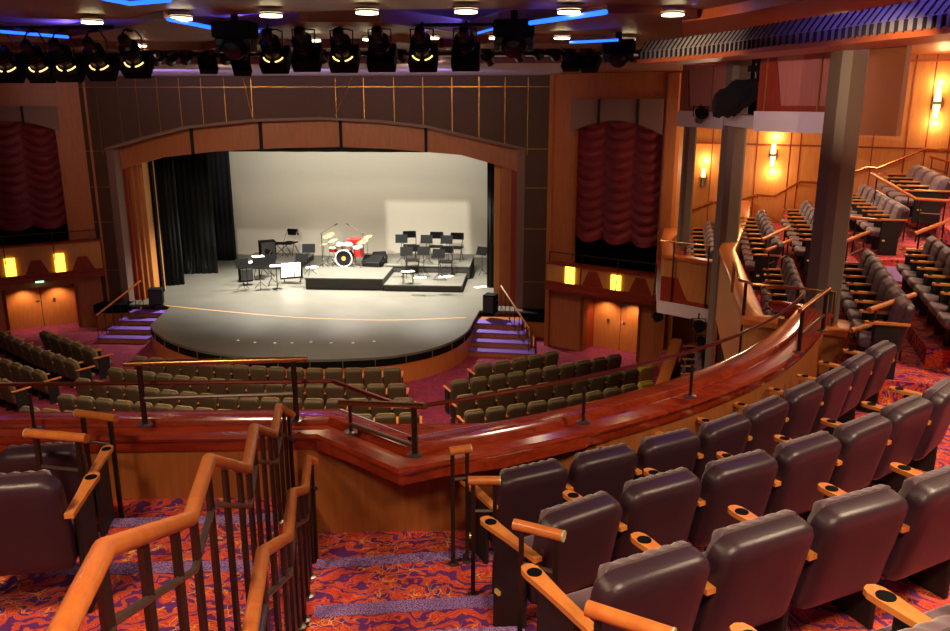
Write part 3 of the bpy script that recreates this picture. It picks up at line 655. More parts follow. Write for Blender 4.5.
MB().lathe(D(0, .95, .5), [(.17, -.05), (.18, .02), (.16, .05)], 14).cyl(D(0, .95, 0), D(0, .95, .46), .03, 8).build('throne', 'black', dk)
for s in (-1, 1): MB().cyl(D(s*.33, .1, .25), D(s*.5, -.08, 0), .014, 6).build('spur', 'chrome', dk)
for bx_, ex, lb in ((323, -1, 'tall boom microphone stand left of the drum kit'), (364, 1, 'tall boom microphone stand right of the drum kit')):
    p = atz(bx_, 267, ZS+.5); t = thing('microphone_stand', lb, 'microphone stand', p)
    top = p+Vector((0, 0, 1.5)); MB().cyl(p, top, .016, 6).build('pole', 'black_metal', t)
    tip = top+Vector((.55 if ex < 0 else -.6, .1, .32)); bm_ = MB().cyl(top-(tip-top)*.1, tip, .01, 6).build('boom', 'dark_steel', t); MB().cyl(tip, tip+(tip-top).normalized()*.18, .028, 8).build('microphone', 'dark_steel', bm_)
    for k in range(3): a = 2*PI*k/3; MB().cyl(p+Vector((0, 0, .2)), p+Vector((.26*math.cos(a), .26*math.sin(a), .01)), .012, 6).build('leg', 'black_metal', t)

# ================================================================ BALCONY STRUCTURE
ZB = 4.75
lip_px = [(-60, 438), (0, 437.5), (150, 436), (317, 434), (399, 469), (450, 463), (502, 455.5), (584, 436), (640, 421), (680, 409), (740, 390), (769, 378), (800, 358), (818, 342), (828, 325), (832, 313)]
lp = [atz(x, y, 5.72) for x, y in lip_px]
lipA = [Vector((v.x, v.y, 0)) for v in lp[:4]]; lipB = [v for v, _ in resample([(v.x, v.y) for v in lp[4:]], 40)]
for _ in range(60): lipB = [lipB[0]]+[(a+b+c)/3 for a, b, c in zip(lipB, lipB[1:], lipB[2:])]+[lipB[-1]]
lip = [lipA[0]+Vector((-6, -.6, 0))]+lipA+lipB
def offs(path, d):
    out = []
    for i, p in enumerate(path):
        t = Vector()
        if i: t += (p-path[i-1]).normalized()
        if i < len(path)-1: t += (path[i+1]-p).normalized()
        k = t.length/2; t.normalize(); out.append(p+Vector((-t.y, t.x, 0))*d/max(k, .5))
    return out
def sweep(path, prof):      # prof: list of (offset towards stage, z)
    mb = MB(); rings = []
    offp = [offs(path, d) for d, z in prof]
    for i in range(len(path)): rings.append([offp[k][i]+Vector((0, 0, prof[k][1])) for k in range(len(prof))])
    return mb.loft(rings)
# tidy measured path: fixed depth steps are used for cap, panel and rail
par = thing('balcony_parapet', 'curved mahogany-capped wooden balcony parapet sweeping across the foreground', 'parapet', (lip[5].x, lip[5].y, ZB))
sweep(lip, [(0, 5.66), (-.015, 5.69), (0, 5.72), (.17, 5.735), (.175, 5.765), (.2, 5.8), (.36, 5.81), (.41, 5.79), (.42, 5.74), (.38, 5.66)]).build('cap', 'mahogany', par, 35)
sweep(lip, [(.035, 5.56), (.02, 5.6), (.02, 5.66), (.3, 5.66), (.3, 5.56)]).build('moulding', 'mahogany', par, 35)
plip = [p.copy() for p in offs(lip, .06)]
xa_, xb_ = -1.84, .75
keep0 = [p for p in plip if p.x < xa_]; keep1 = [p for p in plip if p.x > xb_]
plip = keep0+[Vector((-1.78, 6.52, 0)), Vector((-.9, 6.6, 0)), Vector((-.2, 6.68, 0))]+keep1
MB().prism([(-1.82, 6.45), (-.98, 5.88), (-.2, 6.2), (.5, 6.65), (.75, 7.1), (-.2, 6.95), (-1.9, 6.8)], 5.58, 5.67).build('underside', 'mahogany', par)
sweep(plip, [(0, 4.3), (0, 5.6), (.28, 5.6), (.28, 3.75), (.14, 3.7)]).build('panel', 'orange_wood', par, 35)
# brass and bronze rail on the cap
mid = offs(lip, .28)
rl = [p+Vector((0, 0, 6.1)) for p in mid]
rail = thing('parapet_rail', 'thin bronze guard rail running along the parapet top on short posts', 'rail', (rl[3].x, rl[3].y, 5.8))
MB().tube(rl[:-4], .02, 8).build('lower_bar', 'bronze_rail', rail, 40)
def post_at(p, h, m='dark_steel'):
    MB().cyl(p+Vector((0, 0, 5.79)), p+Vector((0, 0, 5.8+h)), .024 if h > .4 else .015, 8).build('post', m, rail); 
    MB().lathe(p+Vector((0, 0, 5.8)), [(.06, 0), (.06, .012), (.03, .02)], 12).build('post_base', 'steel', rail)
def hi_rail(a, b, h, posts, bar2=.28, ha=None):
    ha = h if ha is None else ha
    a = Vector((a.x, a.y, 5.8)); b = Vector((b.x, b.y, 5.8)); d = (b-a).normalized()*.12
    MB().tube([a-d+Vector((0, 0, ha)), b+d+Vector((0, 0, h))], .026, 10).build('upper_bar', 'brass', rail, 40)
    if bar2: MB().tube([a+Vector((0, 0, bar2)), b+Vector((0, 0, bar2))], .018, 8).build('middle_bar', 'steel', rail, 40)
    for u in posts: p = a.lerp(b, u); post_at(Vector((p.x, p.y, 0)), ha+(h-ha)*u)
hi_rail(atz(146, 430, 5.76), atz(297, 425, 5.76), .56, (0, 1), .25)
hi_rail(atz(351, 437, 5.76), atz(415, 460, 5.76), .44, (0, 1), .08, ha=.24)
hi_rail(atz(798, 356, 5.76), atz(822, 334, 5.76), .5, (0, 1), .2)
for px, py in ((35, 432), (583, 425), (690, 399)): post_at(Vector((atz(px, py, 5.78).x, atz(px, py, 5.78).y, 0)), .32)

# floors: landing, stair treads and seat tiers as stacked slabs
def slab(poly, z, name, n, edge=None, m='balcony_carpet', depth=.3):
    struct(MB().prism([(p[0], p[1]) for p in poly], z-depth, z), name, m)
    if edge:    # purple nosing strip
        e = [Vector((p[0], p[1], 0)) for p in edge]
        mb = MB()
        o1 = offs(e, -.05); o2 = offs(e, .02); rings = [[o2[i]+Vector((0, 0, z-.05)), o2[i]+Vector((0, 0, z+.006)), o1[i]+Vector((0, 0, z+.006))] for i in range(len(e))]
        mb.loft(rings, closed=True, caps=False); struct(mb, 'trim_'+str(n), 'nosing')
ip = offs(lip, .1)
base_in = [(p.x, p.y+.03) for p in plip if p.x > -2.0]
slab([(-2.0, -6)]+[(-2.0, base_in[0][1])]+base_in+[(3.95, 11.5), (3.25, 11.9), (4.15, 17.6), (5.8, 23), (6.4, 27), (7.5, 26.7), (16, 23), (16, -6)], ZB, 'floor_balcony_landing', 0)
row1 = [(.05, 5.88), (.6, 6.2), (1.15, 6.54), (1.72, 6.92), (2.27, 7.45), (2.8, 7.96), (3.26, 8.43), (3.71, 8.98), (4.14, 9.47)]
row2 = [(.35, 4.62), (.9, 5.02), (1.5, 5.36), (2.06, 5.72), (2.61, 6.12), (3.16, 6.59), (3.67, 7.04), (4.1, 7.6), (4.5, 8.2)]
row3 = [(.61, 3.43), (1.21, 3.79), (1.82, 4.13), (2.39, 4.44), (3.0, 4.85), (3.6, 5.35), (4.2, 5.9)]
row4 = [(.75, 2.12), (1.35, 2.4), (2.0, 2.75), (2.65, 3.1), (3.3, 3.5)]
def off_row(r, d): return [(p.x, p.y) for p in offs([Vector((x, y, 0)) for x, y in r], d)]
t2 = [(-.04, 5.12)]+off_row([(.35, 5.62)]+row1[1:], -.42)[1:]+[(5.2, 9.6)]
t3 = [(.02, 4.02)]+off_row(row2, -.42)[1:]+[(5.6, 8.6)]
t4 = [(.08, 2.75)]+off_row(row3, -.42)[1:]+[(5.4, 6.6), (6.4, 7.4)]
AX = -1.45
slab([(AX-.25, 5.72), (.1, 6.08), (.3, 5.7), (.0, -6), (AX-.0, -6)], 4.925, 'floor_stair_tread_1', 40, edge=[(AX-.22, 5.74), (.1, 6.08)])
slab([(AX, 4.87)]+t2+[(5.2, -6), (AX+.2, -6)], 5.1, 'floor_tier_2', 41, edge=[(AX, 4.87), (-.04, 5.12)])
slab([(AX+.1, 4.3), (.0, 4.5), (.05, -6), (AX+.3, -6)], 5.275, 'floor_stair_tread_2', 42, edge=[(AX+.1, 4.3), (.0, 4.5)])
slab([(AX+.2, 3.8)]+t3+[(5.6, -6), (AX+.3, -6)], 5.45, 'floor_tier_3', 43, edge=[(AX+.2, 3.8), (.02, 4.02)])
slab([(AX+.3, 3.2), (.1, 3.35), (.1, -6), (AX+.4, -6)], 5.625, 'floor_stair_tread_3', 44)
slab([(AX+.3, 2.5)]+t4+[(6.4, -6), (AX+.3, -6)], 5.8, 'floor_tier_4', 45)
slab([(AX+.3, 1.2), (.9, 1.4), (4.6, 3.2), (6.4, 5), (6.4, -6), (AX+.3, -6)], 6.15, 'floor_tier_5', 46)
slab([(AX+.3, -.2), (4, -.2), (6.4, 2), (6.4, -6), (AX+.3, -6)], 6.5, 'floor_tier_6', 47, depth=.5)
# raised platform of the left aisle
LX = -2.12
slab([(-12, -6), (-12, 6.1), (-4.8, 6.2), (LX+.2, 6.55), (AX, 4), (-1.0, 0), (-.9, -6)], 5.1, 'floor_left_landing', 48, depth=.5)
slab([(-12, -6), (-12, 5.4), (-3.6, 5.62), (-1.98, 5.83), (AX-.0, 4), (-1.0, 0), (-.9, -6)], 5.275, 'floor_left_tread_1', 49, edge=[(-3.35, 5.64), (-1.98, 5.83)])
slab([(-12, -6), (-12, 4.5), (-3.4, 4.7), (-1.75, 4.86), (AX+.05, 3.6), (-1.0, 0), (-.9, -6)], 5.45, 'floor_left_tier_2', 50, edge=[(-3.2, 4.71), (-1.75, 4.86)])
slab([(-12, -6), (-12, 3.6), (-3.2, 3.4), (-1.55, 3.55), (-1.15, 2), (-.9, -6)], 5.625, 'floor_left_tread_2', 51, edge=[(-3.0, 3.41), (-1.55, 3.55)])
slab([(-12, -6), (-12, 2.8), (-3.0, 2.9), (-1.45, 3.05), (-1.0, 1), (-.9, -6)], 5.8, 'floor_left_tier_3', 52)
slab([(-12, -6), (-12, 1.4), (-1.2, 1.7), (-.9, -6)], 6.2, 'floor_left_tier_4', 53)

# ================================================================ SEATS
def outline_ring(wd, ht, r, y, inset=0, n=5, zc=0):
    pts = []; w2 = wd/2-inset; h2 = ht/2-inset; r = max(.01, r-inset*.5)
    for cx, cz, a0 in ((w2-r, h2-r, 0), (-w2+r, h2-r, PI/2), (-w2+r*.6, -h2+r*.6, PI), (w2-r*.6, -h2+r*.6, 1.5*PI)):
        rr = r if a0 < PI else r*.6
        for k in range(n+1):
            a = a0+PI/2*k/n; pts.append(Vector((cx+rr*math.cos(a), y, zc+cz+rr*math.sin(a))))
    return pts
TILT = Matrix.Rotation(math.radians(12), 3, 'X')   # top leans away from the stage
def lean(p): q_ = p-Vector((0, 0, .97)); return TILT @ q_ + Vector((0, 0, .97))
WS = .575
def back_shell(wd=WS, ht=.66):
    mb = MB(); rings = []
    for y, ins in ((.05, .0), (-.02, .0), (-.045, .012), (-.06, .035), (-.066, .09), (-.067, .16)):
        rings.append([lean(p) for p in outline_ring(wd, ht, .1, y, ins, 5, .97-ht/2)])
    return mb.loft(rings)
def tufted(wd=WS-.07, ht=.70):
    mb = MB(); nx, nz = 28, 28; vs = []; fs = []
    for face in (0, 1):
        for j in range(nz+1):
            for i in range(nx+1):
                u = 2*i/nx-1; v = 2*j/nz-1
                # squircle-like rounded rectangle
                x = u*wd/2; z = v*ht/2
                k = max(0, abs(u)-.62)/.38; x_ = x; z_ = z
                if v > .6: x_ = x*(1-.14*((v-.6)/.4)**2.5)
                edge = max(abs(u), abs(v)); th = .085*(1-edge**8)
                bump_ = .016*abs(math.sin(PI*(u+1)*3))*abs(math.sin(PI*(v+1)*3))**.5
                sc = .010*abs(math.sin(PI*(u+1)*3)) if v > .9 else 0
                y = .05+(th+bump_*(1-edge**10) if face else 0)
                vs.append(lean(Vector((x_, y, (.97-.66/2+z_-.008+sc)))))
    n1 = (nx+1)*(nz+1)
    for f_ in (0, 1):
        for j in range(nz):
            for i in range(nx): k = f_*n1+j*(nx+1)+i; fs.append((k, k+1, k+nx+2, k+nx+1) if f_ else (k, k+nx+1, k+nx+2, k+1))
    for i in range(nx):
        for j in (0, nz): k = j*(nx+1)+i; fs.append((k, k+1, k+1+n1, k+n1))
    for j in range(nz):
        for i in (0, nx): k = j*(nx+1)+i; fs.append((k, k+nx+1, k+nx+1+n1, k+n1))
    return mb.add(vs, fs)
def arm_mb(side_):
    x = side_*(WS/2+.03); zA = .74; mb = MB(); pts = []
    for y, w_ in ((-.0, .026), (.1, .028), (.28, .032), (.4, .038), (.47, .043), (.52, .042), (.55, .028), (.56, 0)): pts.append((y, w_))
    out = [(x+w_, y) for y, w_ in pts]+[(x-w_, y) for y, w_ in pts[::-1][1:]]
    return mb.prism(out, zA-.03, zA), Vector((x, .475, zA))
def seat_proto(kind, both):
    back, front = {'plum': ('leather', 'plum'), 'olive': ('olive_back', 'olive_front'), 'yellow': ('yellow_back', 'yellow_front')}[kind]
    t = thing('theatre_seat', '', 'theatre seat', (0, 0, 0))
    o = back_shell().build('back_panel', back, t, 50)
    if kind == 'plum': tufted().build('backrest', front, t, 60)
    else:
        mb = MB(); rings = [[lean(p) for p in outline_ring(WS-.02, .68, .1, y, ins, 4, .97-.66/2+.012)] for y, ins in ((.045, 0), (.1, .004), (.13, .04), (.14, .1))]
        mb.loft(rings).build('backrest', front, t, 50)
    cu = MB().rbox((0, .36, .41), (WS-.06, .44, .13), .05, 3, Matrix.Rotation(math.radians(6), 3, 'X')); cu.build('seat_cushion', front, t, 60)
    for s in ((1, -1) if both else (1,)):
        a, tip = arm_mb(s); ar_ = a.build('armrest', 'arm_wood', t)
        if kind == 'plum': MB().lathe(tip, [(.036, -.001), (.036, .004), (0, .0045)], 14).build('cup_holder', 'black', ar_)
        MB().rbox((s*(WS/2+.03), .27, .35), (.035, .32, .7), .012, 1).build('side_panel', 'side_dark', t)
        if both and s < 0: MB().rbox((-(WS/2+.055), .36, .3), (.02, .05, .035), .005, 1).build('aisle_light', 'brass_tag', t)['label'] = 'small brass aisle light'
    return t
protos = {}
def seat(kind, both, x, y, z, rz, label, group, sx=1, sz=1):
    key = (kind, both)
    if key not in protos: protos[key] = seat_proto(*key); o = protos[key]
    else: o = copy_tree(protos[key])
    o.location = (x, y, z); o.rotation_euler.z = rz; o.scale = (sx, sx, sz); o['label'] = label; o['group'] = group; return o
def seat_row(kind, pts, n, z, phrase, group, look, face=1, end_from='left', sz=1.0, skip=(), yellow=(), both_last=False):
    P_ = resample(pts, n); pitch = (P_[1][0]-P_[0][0]).length if n > 1 else .62
    for i, (p, t) in enumerate(P_):
        if i in skip: continue
        nrm = Vector((-t.y, t.x, 0))*face
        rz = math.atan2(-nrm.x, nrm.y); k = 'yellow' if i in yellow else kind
        lb = '%s, %s from the %s in %s' % (look if i not in yellow else 'yellow theatre seat', ORD[i], end_from, phrase)  # yellow seats differ only in upholstery colour
        seat(k, i == 0, p.x, p.y, z, rz, lb, group, pitch/.635, sz)
PL_ = 'plum leather theatre seat'
seat_row('plum', row1, 9, ZB, 'the front row behind the parapet', 'plum seats in the front balcony row', PL_)
seat_row('plum', row2[:8], 8, 5.1, 'the second balcony row from the parapet', 'plum seats in the second balcony row', PL_, skip=(7,))
seat_row('plum', row3[:5], 5, 5.45, 'the third balcony row from the parapet', 'plum seats in the third balcony row', PL_, skip=(4,))
seat_row('plum', row4[:4], 4, 5.8, 'the nearest row, bottom right', 'plum seats in the nearest balcony row', PL_, skip=(3,))
# left foreground seats
def lseat(px, py, ztop, zf, rz, lb, both=True): p = atz(px, py, ztop); seat('plum', both, p.x, p.y, zf, rz, lb, 'plum seats at the left edge', 1.02)
lseat(38, 450, 6.07, 5.1, .25, 'plum theatre seat at the left edge, front one behind the parapet')
lseat(2, 482, 6.42, 5.45, .25, 'plum theatre seat at the left edge, nearer one cut by the frame')
# stalls
OL = 'olive theatre seat'
G = lambda pts, z=.97: [tuple(atz(x, y, z)[:2]) for x, y in pts]
CG = 'olive seats of the middle stalls block'
seat_row('olive', G([(139, 358), (203, 364), (254, 367.5), (314, 370), (392, 369)]), 15, 0, 'the first middle stalls row', CG, OL)
seat_row('olive', G([(114.5, 369.6), (197, 379), (289, 384.5), (344, 386), (396.5, 385.7)]), 16, 0, 'the second middle stalls row', CG, OL)
seat_row('olive', G([(81.6, 380.5), (150, 390), (230, 397.5), (313, 400.7), (403, 400)]), 17, 0, 'the third middle stalls row', CG, OL)
seat_row('olive', G([(65, 396.5), (137, 404), (240, 413), (336, 416.6), (409, 415)]), 17, 0, 'the fourth middle stalls row', CG, OL)
seat_row('olive', G([(28, 409), (130, 420), (300, 434), (384, 434), (408, 433)]), 17, 0, 'the fifth middle stalls row', CG, OL, skip=tuple(range(4, 13)))
RG = 'olive seats of the right stalls block'
seat_row('olive', G([(484, 365), (519, 360), (552, 353)]), 5, 0, 'the first right stalls row', RG, OL)
seat_row('olive', G([(460, 381.6), (534, 371), (615, 356)]), 10, 0, 'the second right stalls row', RG, OL)
seat_row('olive', G([(466.5, 396.6), (564, 382), (647, 367)]), 11, 0, 'the third right stalls row', RG, OL, yellow=(10,))
seat_row('olive', G([(475, 412), (559, 400), (647, 383)]), 10, 0, 'the fourth right stalls row', RG, OL, yellow=(9,))
seat_row('olive', G([(483, 428), (560, 417.5), (631, 404.5)]), 8, 0, 'the fifth right stalls row', RG, OL)
LG = 'olive seats of the left stalls block'
seat_row('olive', G([(44, 333), (87, 349)]), 5, 0, 'the first slanting left stalls row', LG, OL)
seat_row('olive', G([(-6, 330), (30, 347), (69, 361)]), 9, 0, 'the second slanting left stalls row', LG, OL)
seat_row('olive', G([(-6, 358), (15, 365), (37, 372)]), 5, 0, 'the third slanting left stalls row', LG, OL)
seat_row('olive', G([(-8, 378), (4, 382)]), 2, 0, 'the fourth slanting left stalls row', LG, OL)
def end_panel(px, py, rz, lb):
    p = atz(px, py, 0); t = thing('row_end_panel', lb, 'panel', p); R = Matrix.Rotation(rz, 3, 'Z')
    MB().rbox(p+Vector((0, 0, .36)), (.5, .06, .7), .02, 1, R).build('panel', 'side_dark', t); MB().rbox(p+Vector((0, 0, .72)), (.54, .1, .05), .015, 1, R).build('top_rail', 'arm_wood', t)
end_panel(96, 372, 1.1, 'dark row-end panel closing the front slanting row of the left stalls')

# ================================================================ SIDE SEATING (right)
slab([(4.02, 10.35), (4.15, 10.8), (5.05, 14.3), (5.9, 17.8), (6.9, 22), (7.9, 26.5), (16, 22.9), (16, 10), (5.6, 10.0)], 5.05, 'floor_side_tier_2', 60, edge=None)
slab([(5.3, 10.9), (6.15, 14.4), (6.95, 17), (7.8, 21.5), (8.7, 26), (16, 22.8), (16, 10.4), (6.3, 10.4)], 5.3, 'floor_side_tier_3', 61)
slab([(6.85, 16.5), (6.95, 17), (7.8, 21.5), (8.7, 25.9), (16, 22.7), (16, 16.5)], 5.45, 'floor_side_tier_4', 62)
slab([(7.5, 11), (8.3, 15), (9.0, 19), (9.9, 25.2), (16, 22.6), (16, 8), (8.2, 8)], 5.85, 'floor_side_tier_5', 63)
struct(MB().prism([(6.1, 15.0), (7.0, 14.8), (7.3, 16.2), (6.4, 16.6)], 5.2, 5.36), 'trim_64', 'nosing')
struct(MB().prism([(4.35, 15.3), (5.2, 15.1), (5.5, 16.3), (4.7, 16.6)], 4.75, 4.9), 'trim_65', 'nosing')
def srow(p, q_, z, n, zf, phrase, group, shift=0, sz=1.0):
    a = atz(p[0], p[1], z); b = atz(q_[0], q_[1], z); t = Vector((b.x-a.x, b.y-a.y, 0)).normalized(); nn = Vector((t.y, -t.x, 0))*shift
    seat_row('plum', [(a.x+nn.x, a.y+nn.y), (b.x+nn.x, b.y+nn.y)], n, zf, phrase, group, 'plum side seat', end_from='near end', sz=sz)
SG = 'plum seats of the right side balcony'
srow((804, 292), (792, 260), 5.72, 6, 4.75, 'the row left of the near column', SG)
srow((780, 241), (765, 211), 5.72, 8, 4.75, 'the far row below the middle sconce', SG)
srow((909, 301), (873, 253), 6.02, 7, 5.05, 'the row right of the near column', SG)
srow((807, 240), (791, 214), 5.71, 7, 5.05, 'the far row behind the near column', SG, .42)
srow((952, 303), (907, 256), 5.96, 7, 5.3, 'the dark row at the right edge', SG, .42)
srow((905, 206), (868, 186), 6.42, 7, 5.45, 'the row below the right sconce', SG)
srow((950, 178), (924, 167), 6.82, 4, 5.85, 'the highest row, far right', SG)
# lower side box and ground side box seats
srow((700, 260), (698, 232), 4.38, 7, 3.72, 'the box with the white ledge', SG, .42)
srow((686, 388), (688, 351), 1.26, 6, .6, 'the ground level row, far right', SG, .42)
# outer wall with seams, skirting, sconces and stepped handrail
wp = [Vector(p) for p in ((3.9, 26.3, 0), (4.6, 27.9, 0), (7.6, 26.6, 0), (12.2, 24.2, 0), (16.4, 21.2, 0), (16.4, -6, 0))]
wp[0] = W(s_end+.12, 0, -.25)
mb = sweep(wp, [(0, 0), (0, 10.4), (.2, 10.4), (.2, 0)]); struct(mb, 'wall_side', 'honey_wood')
def onwall(px, py, d=0):
    best = None
    for a, b in zip(wp[1:], wp[2:]):
        U = (b-a).normalized(); s_, z_ = onpl(px, py, a, U)
        if -.01 <= s_ <= (b-a).length and ray(px, py).y > 0:
            p = a+U*s_; nn = Vector((U.y, -U.x, 0)); nn = nn if nn.y < 0 else -nn
            r = p+nn*d; k = (p.length-d)/p.length; return Vector((p.x*k, p.y*k, H+(z_-H)*k)), nn, U
    return None
mb = MB()
for px in (694, 712, 742, 757, 790, 800, 848, 872, 905, 925, 948, 975):
    r_ = onwall(px, 150)
    if r_: p, nn, U = r_; mb.box((p.x, p.y, 7), (.025, .03, 6.6))
for py in (118, 157): pass
struct(mb, 'trim_66', 'red_wood')
mb = sweep(wp[1:5], [(-.05, 9.55), (-.05, 9.62), (.05, 9.62), (.05, 9.55)]); struct(mb, 'trim_67', 'beam_lip')
mb = sweep(wp[1:5], [(-.03, 7.15), (-.03, 7.19), (.05, 7.19), (.05, 7.15)]); struct(mb, 'trim_68', 'red_wood')
for i, (px, py) in enumerate(((703, 178), (773, 155), (937, 103))):
    p, nn, U = onwall(px, py, .12)
    t = thing('wall_sconce', 'warm glowing wall sconce, '+('leftmost of three, above the lower box', 'middle one of three, above the far side seats', 'rightmost and highest of three, at the right edge')[i], 'wall light', p, 'wall sconces on the side wall')
    k = (.85, 1, 1.15)[i]
    R = Matrix((U, nn, Vector((0, 0, 1)))).transposed()
    MB().box(p-nn*.06, (.2*k, .06, .34*k), R).box(p+nn*.02, (.26*k, .18, .05), R).build('bracket', 'steel', t)
    MB().cyl(p+Vector((0, 0, .05)), p+Vector((0, 0, .36*k)), .075*k, 12, .05*k).build('glass_shade', 'sconce_glow', t)
    if i: MB().cyl(p-Vector((0, 0, .05)), p-Vector((0, 0, .34*k)), .075*k, 12, .05*k).build('glass_shade', 'sconce_glow', t)
    else: MB().cyl(p-Vector((0, 0, .05)), p-Vector((0, 0, .34*k)), .09*k, 12, .09*k).build('lamp_holder', 'steel', t)
    for dz in (.55, -.55)[:2 if i else 1]: light('POINT', 'sconce_light', p+nn*.12+Vector((0, 0, dz)), 24, (1, .62, .28), shadow_soft_size=.06)
light('POINT', 'side_fill_lamp', (12.5, 17, 9.2), 150, WARM, shadow_soft_size=.3); light('POINT', 'side_fill_lamp', (7.6, 22.5, 8.9), 110, WARM, shadow_soft_size=.3); light('POINT', 'box_lamp', (4.9, 24.5, 6.4), 50, WARM, shadow_soft_size=.1)
wh = []
for px, py in ((682, 214), (712, 202), (735, 202), (757, 195), (775, 196), (800, 182), (820, 183), (868, 167), (878, 168), (925, 149), (960, 151)):
    wh.append(onwall(px, py, .15)[0])
t = thing('wall_handrail', 'brass and wood handrail climbing in steps along the side wall', 'handrail', wh[0])
MB().tube(wh, .04, 8).build('handrail', 'brass', t, 40)
mb = MB()
for p in wh[1::2]: mb.cyl(p-Vector((0, 0, .02)), p+Vector((.05, .15, -.1)), .015, 6)
mb.build('bracket', 'steel', t)
# short rails at the row ends of the side seats
def px_rail(a, b, z0, z1, zf, label, mid_=True, m='rail_wood', r=.035):
    a = atz(a[0], a[1], z0); b = atz(b[0], b[1], z1); t = thing('aisle_rail', label, 'handrail', ((a.x+b.x)/2, (a.y+b.y)/2, zf))
    MB().tube([a, b], r, 10).build('handrail', m, t, 40); mb = MB()
    for u in (.15, .85): p = a.lerp(b, u); MB().cyl((p.x, p.y, zf), p, .018, 6).build('post', 'dark_steel', t)
    if mid_: MB().cyl(a.lerp(b, .15)-Vector((0, 0, .3)), b.lerp(a, .15)-Vector((0, 0, .3)), .015, 6).build('crossbar', 'steel', t)
px_rail((869, 310), (914.5, 294.5), 5.95, 5.95, 5.05, 'orange wooden aisle rail, upper of two right of the near column')
px_rail((851, 330.6), (900, 316), 5.65, 5.65, 4.75, 'orange wooden aisle rail, lower of two right of the near column')
px_rail((762, 239.6), (789, 227), 5.75, 5.75, 4.75, 'small orange aisle rail, upper of two beside the far side seats')
px_rail((765, 251), (792, 239.6), 5.65, 5.65, 4.75, 'small orange aisle rail, lower of two beside the far side seats')
px_rail((870.6, 173), (916, 199), 6.9, 6.4, 5.45, 'orange rail sloping down behind the upper far row')
px_rail((916, 199), (951, 201), 6.4, 6.4, 5.45, 'orange rail running level to the right edge in front of the highest row')
px_rail((848, 217.5), (903.6, 222), 6.1, 6.1, 5.3, 'orange rail in front of the upper far row, right of the near column')
px_rail((844, 242), (868.6, 232), 5.95, 5.95, 5.05, 'short orange rail just right of the near column')
px_rail((914, 234), (949, 220.6), 6.3, 6.3, 5.45, 'orange rail near the right edge below the highest row')
px_rail((929, 156), (952, 163), 7.0, 6.8, 5.85, 'short orange rail at the top right edge')
# side balcony fronts
def cap_run(path, zc, zl, label, wdt=.34, m='orange_wood', ledge=False, insets=True):
    path = [Vector((x, y, 0)) for x, y in path]; t = thing('side_parapet', label, 'parapet', (path[0].x, path[0].y, zl))
    sweep(path, [(0, zc-.1), (0, zc-.02), (.03, zc), (wdt-.03, zc), (wdt, zc-.02), (wdt, zc-.1)]).build('cap', 'rail_wood', t, 35)
    sweep(path, [(.05, zl), (.05, zc-.1), (wdt-.05, zc-.1), (wdt-.05, zl)]).build('panel', 'honey_wood', t, 35)
    if ledge: sweep(path, [(-.06, zl-.28), (-.06, zl+.04), (.2, zl+.04), (.2, zl-.28)]).build('ledge', 'ledge_paint', t, 35)
    return t, path
# offsets are to the left of travel: paths run so that 'left' is outwards
tA, pA = cap_run([(4.35, 11.15), (3.05, 11.75), (3.2, 12.6), (3.98, 17.6), (5.6, 23), (6.2, 26.6)][::-1], 5.45, 3.9, 'orange-capped wooden front of the right side balcony beyond the curved parapet')
mb = MB()
e0, e1 = Vector((3.05, 11.75, 0)), Vector((4.35, 11.15, 0)); U = (e1-e0).normalized(); nn = Vector((U.y, -U.x, 0))
for dd in (-.36,): mb.slab([e0+U*.02+nn*-.03+Vector((0, 0, 4.0)), e1+nn*-.03+Vector((0, 0, 4.0)), e1+nn*-.03+Vector((0, 0, 4.35)), e0+U*.5+nn*-.03+Vector((0, 0, 4.35)), e0+U*.3+nn*-.03+Vector((0, 0, 4.8)), e0+U*.02+nn*-.03+Vector((0, 0, 4.8))], nn*.02)
mb.build('inlay', 'red_wood', tA)
pts = [Vector((3.3, 13.4, 5.95)), Vector((3.05, 12.0, 5.95)), Vector((3.2, 11.75, 5.95)), Vector((4.2, 11.35, 5.95))]
rr = thing('side_rail', 'thin bent steel rail rounding the corner of the side balcony front', 'rail', (3.1, 12, 5.45))
MB().tube([Vector((3.3, 13.4, 5.45))]+pts+[Vector((4.2, 11.35, 5.45))], .022, 8).build('rail', 'brass', rr, 40)
for x, y in ((3.12, 11.9), (3.75, 11.55)): MB().cyl((x, y, 4.4), (x, y, 5.95), .025, 8).build('post', 'dark_steel', rr)
# lower box with white ledge
tB, pB = cap_run([(5.0, 20.35), (4.48, 20.5), (3.4, 21.35), (3.75, 24), (4.2, 26.3)][::-1], 4.62, 3.35, 'wooden front of the lower side box with a white ledge beneath', ledge=True, wdt=.3)
a_, b_ = Vector((3.4, 21.35, 0)), Vector((4.48, 20.5, 0)); U = (b_-a_).normalized(); nn = Vector((U.y, -U.x, 0)); mb = MB()
mb.slab([a_+nn*-.03+Vector((0, 0, 3.36)), b_+nn*-.03+U*.2+Vector((0, 0, 3.36)), b_+nn*-.03+U*.2+Vector((0, 0, 3.5)), a_+nn*-.03+U*.75+Vector((0, 0, 3.5)), a_+nn*-.03+U*.45+Vector((0, 0, 4.05)), a_+nn*-.03+Vector((0, 0, 4.05))], nn*.02); mb.build('inlay', 'red_wood', tB)
for u in (.25, .95): p = a_+U*((b_-a_).length*u)+nn*.03; MB().cyl(p+Vector((0, 0, 3.4)), p+Vector((0, 0, 5.0)), .022, 6).build('post', 'dark_steel', tB)
MB().tube([a_+Vector((-.1, -.1, 5.0)), b_+nn*.03+Vector((0, 0, 5.0)), b_+U*.6+nn*.03+Vector((0, 0, 5.0))], .02, 6).build('rail', 'brass', tB)
slab([(3.6, 21.4), (4.6, 20.7), (5.7, 23), (6.3, 27), (4.2, 27.4), (4.0, 26)], 3.72, 'floor_lower_box', 70)
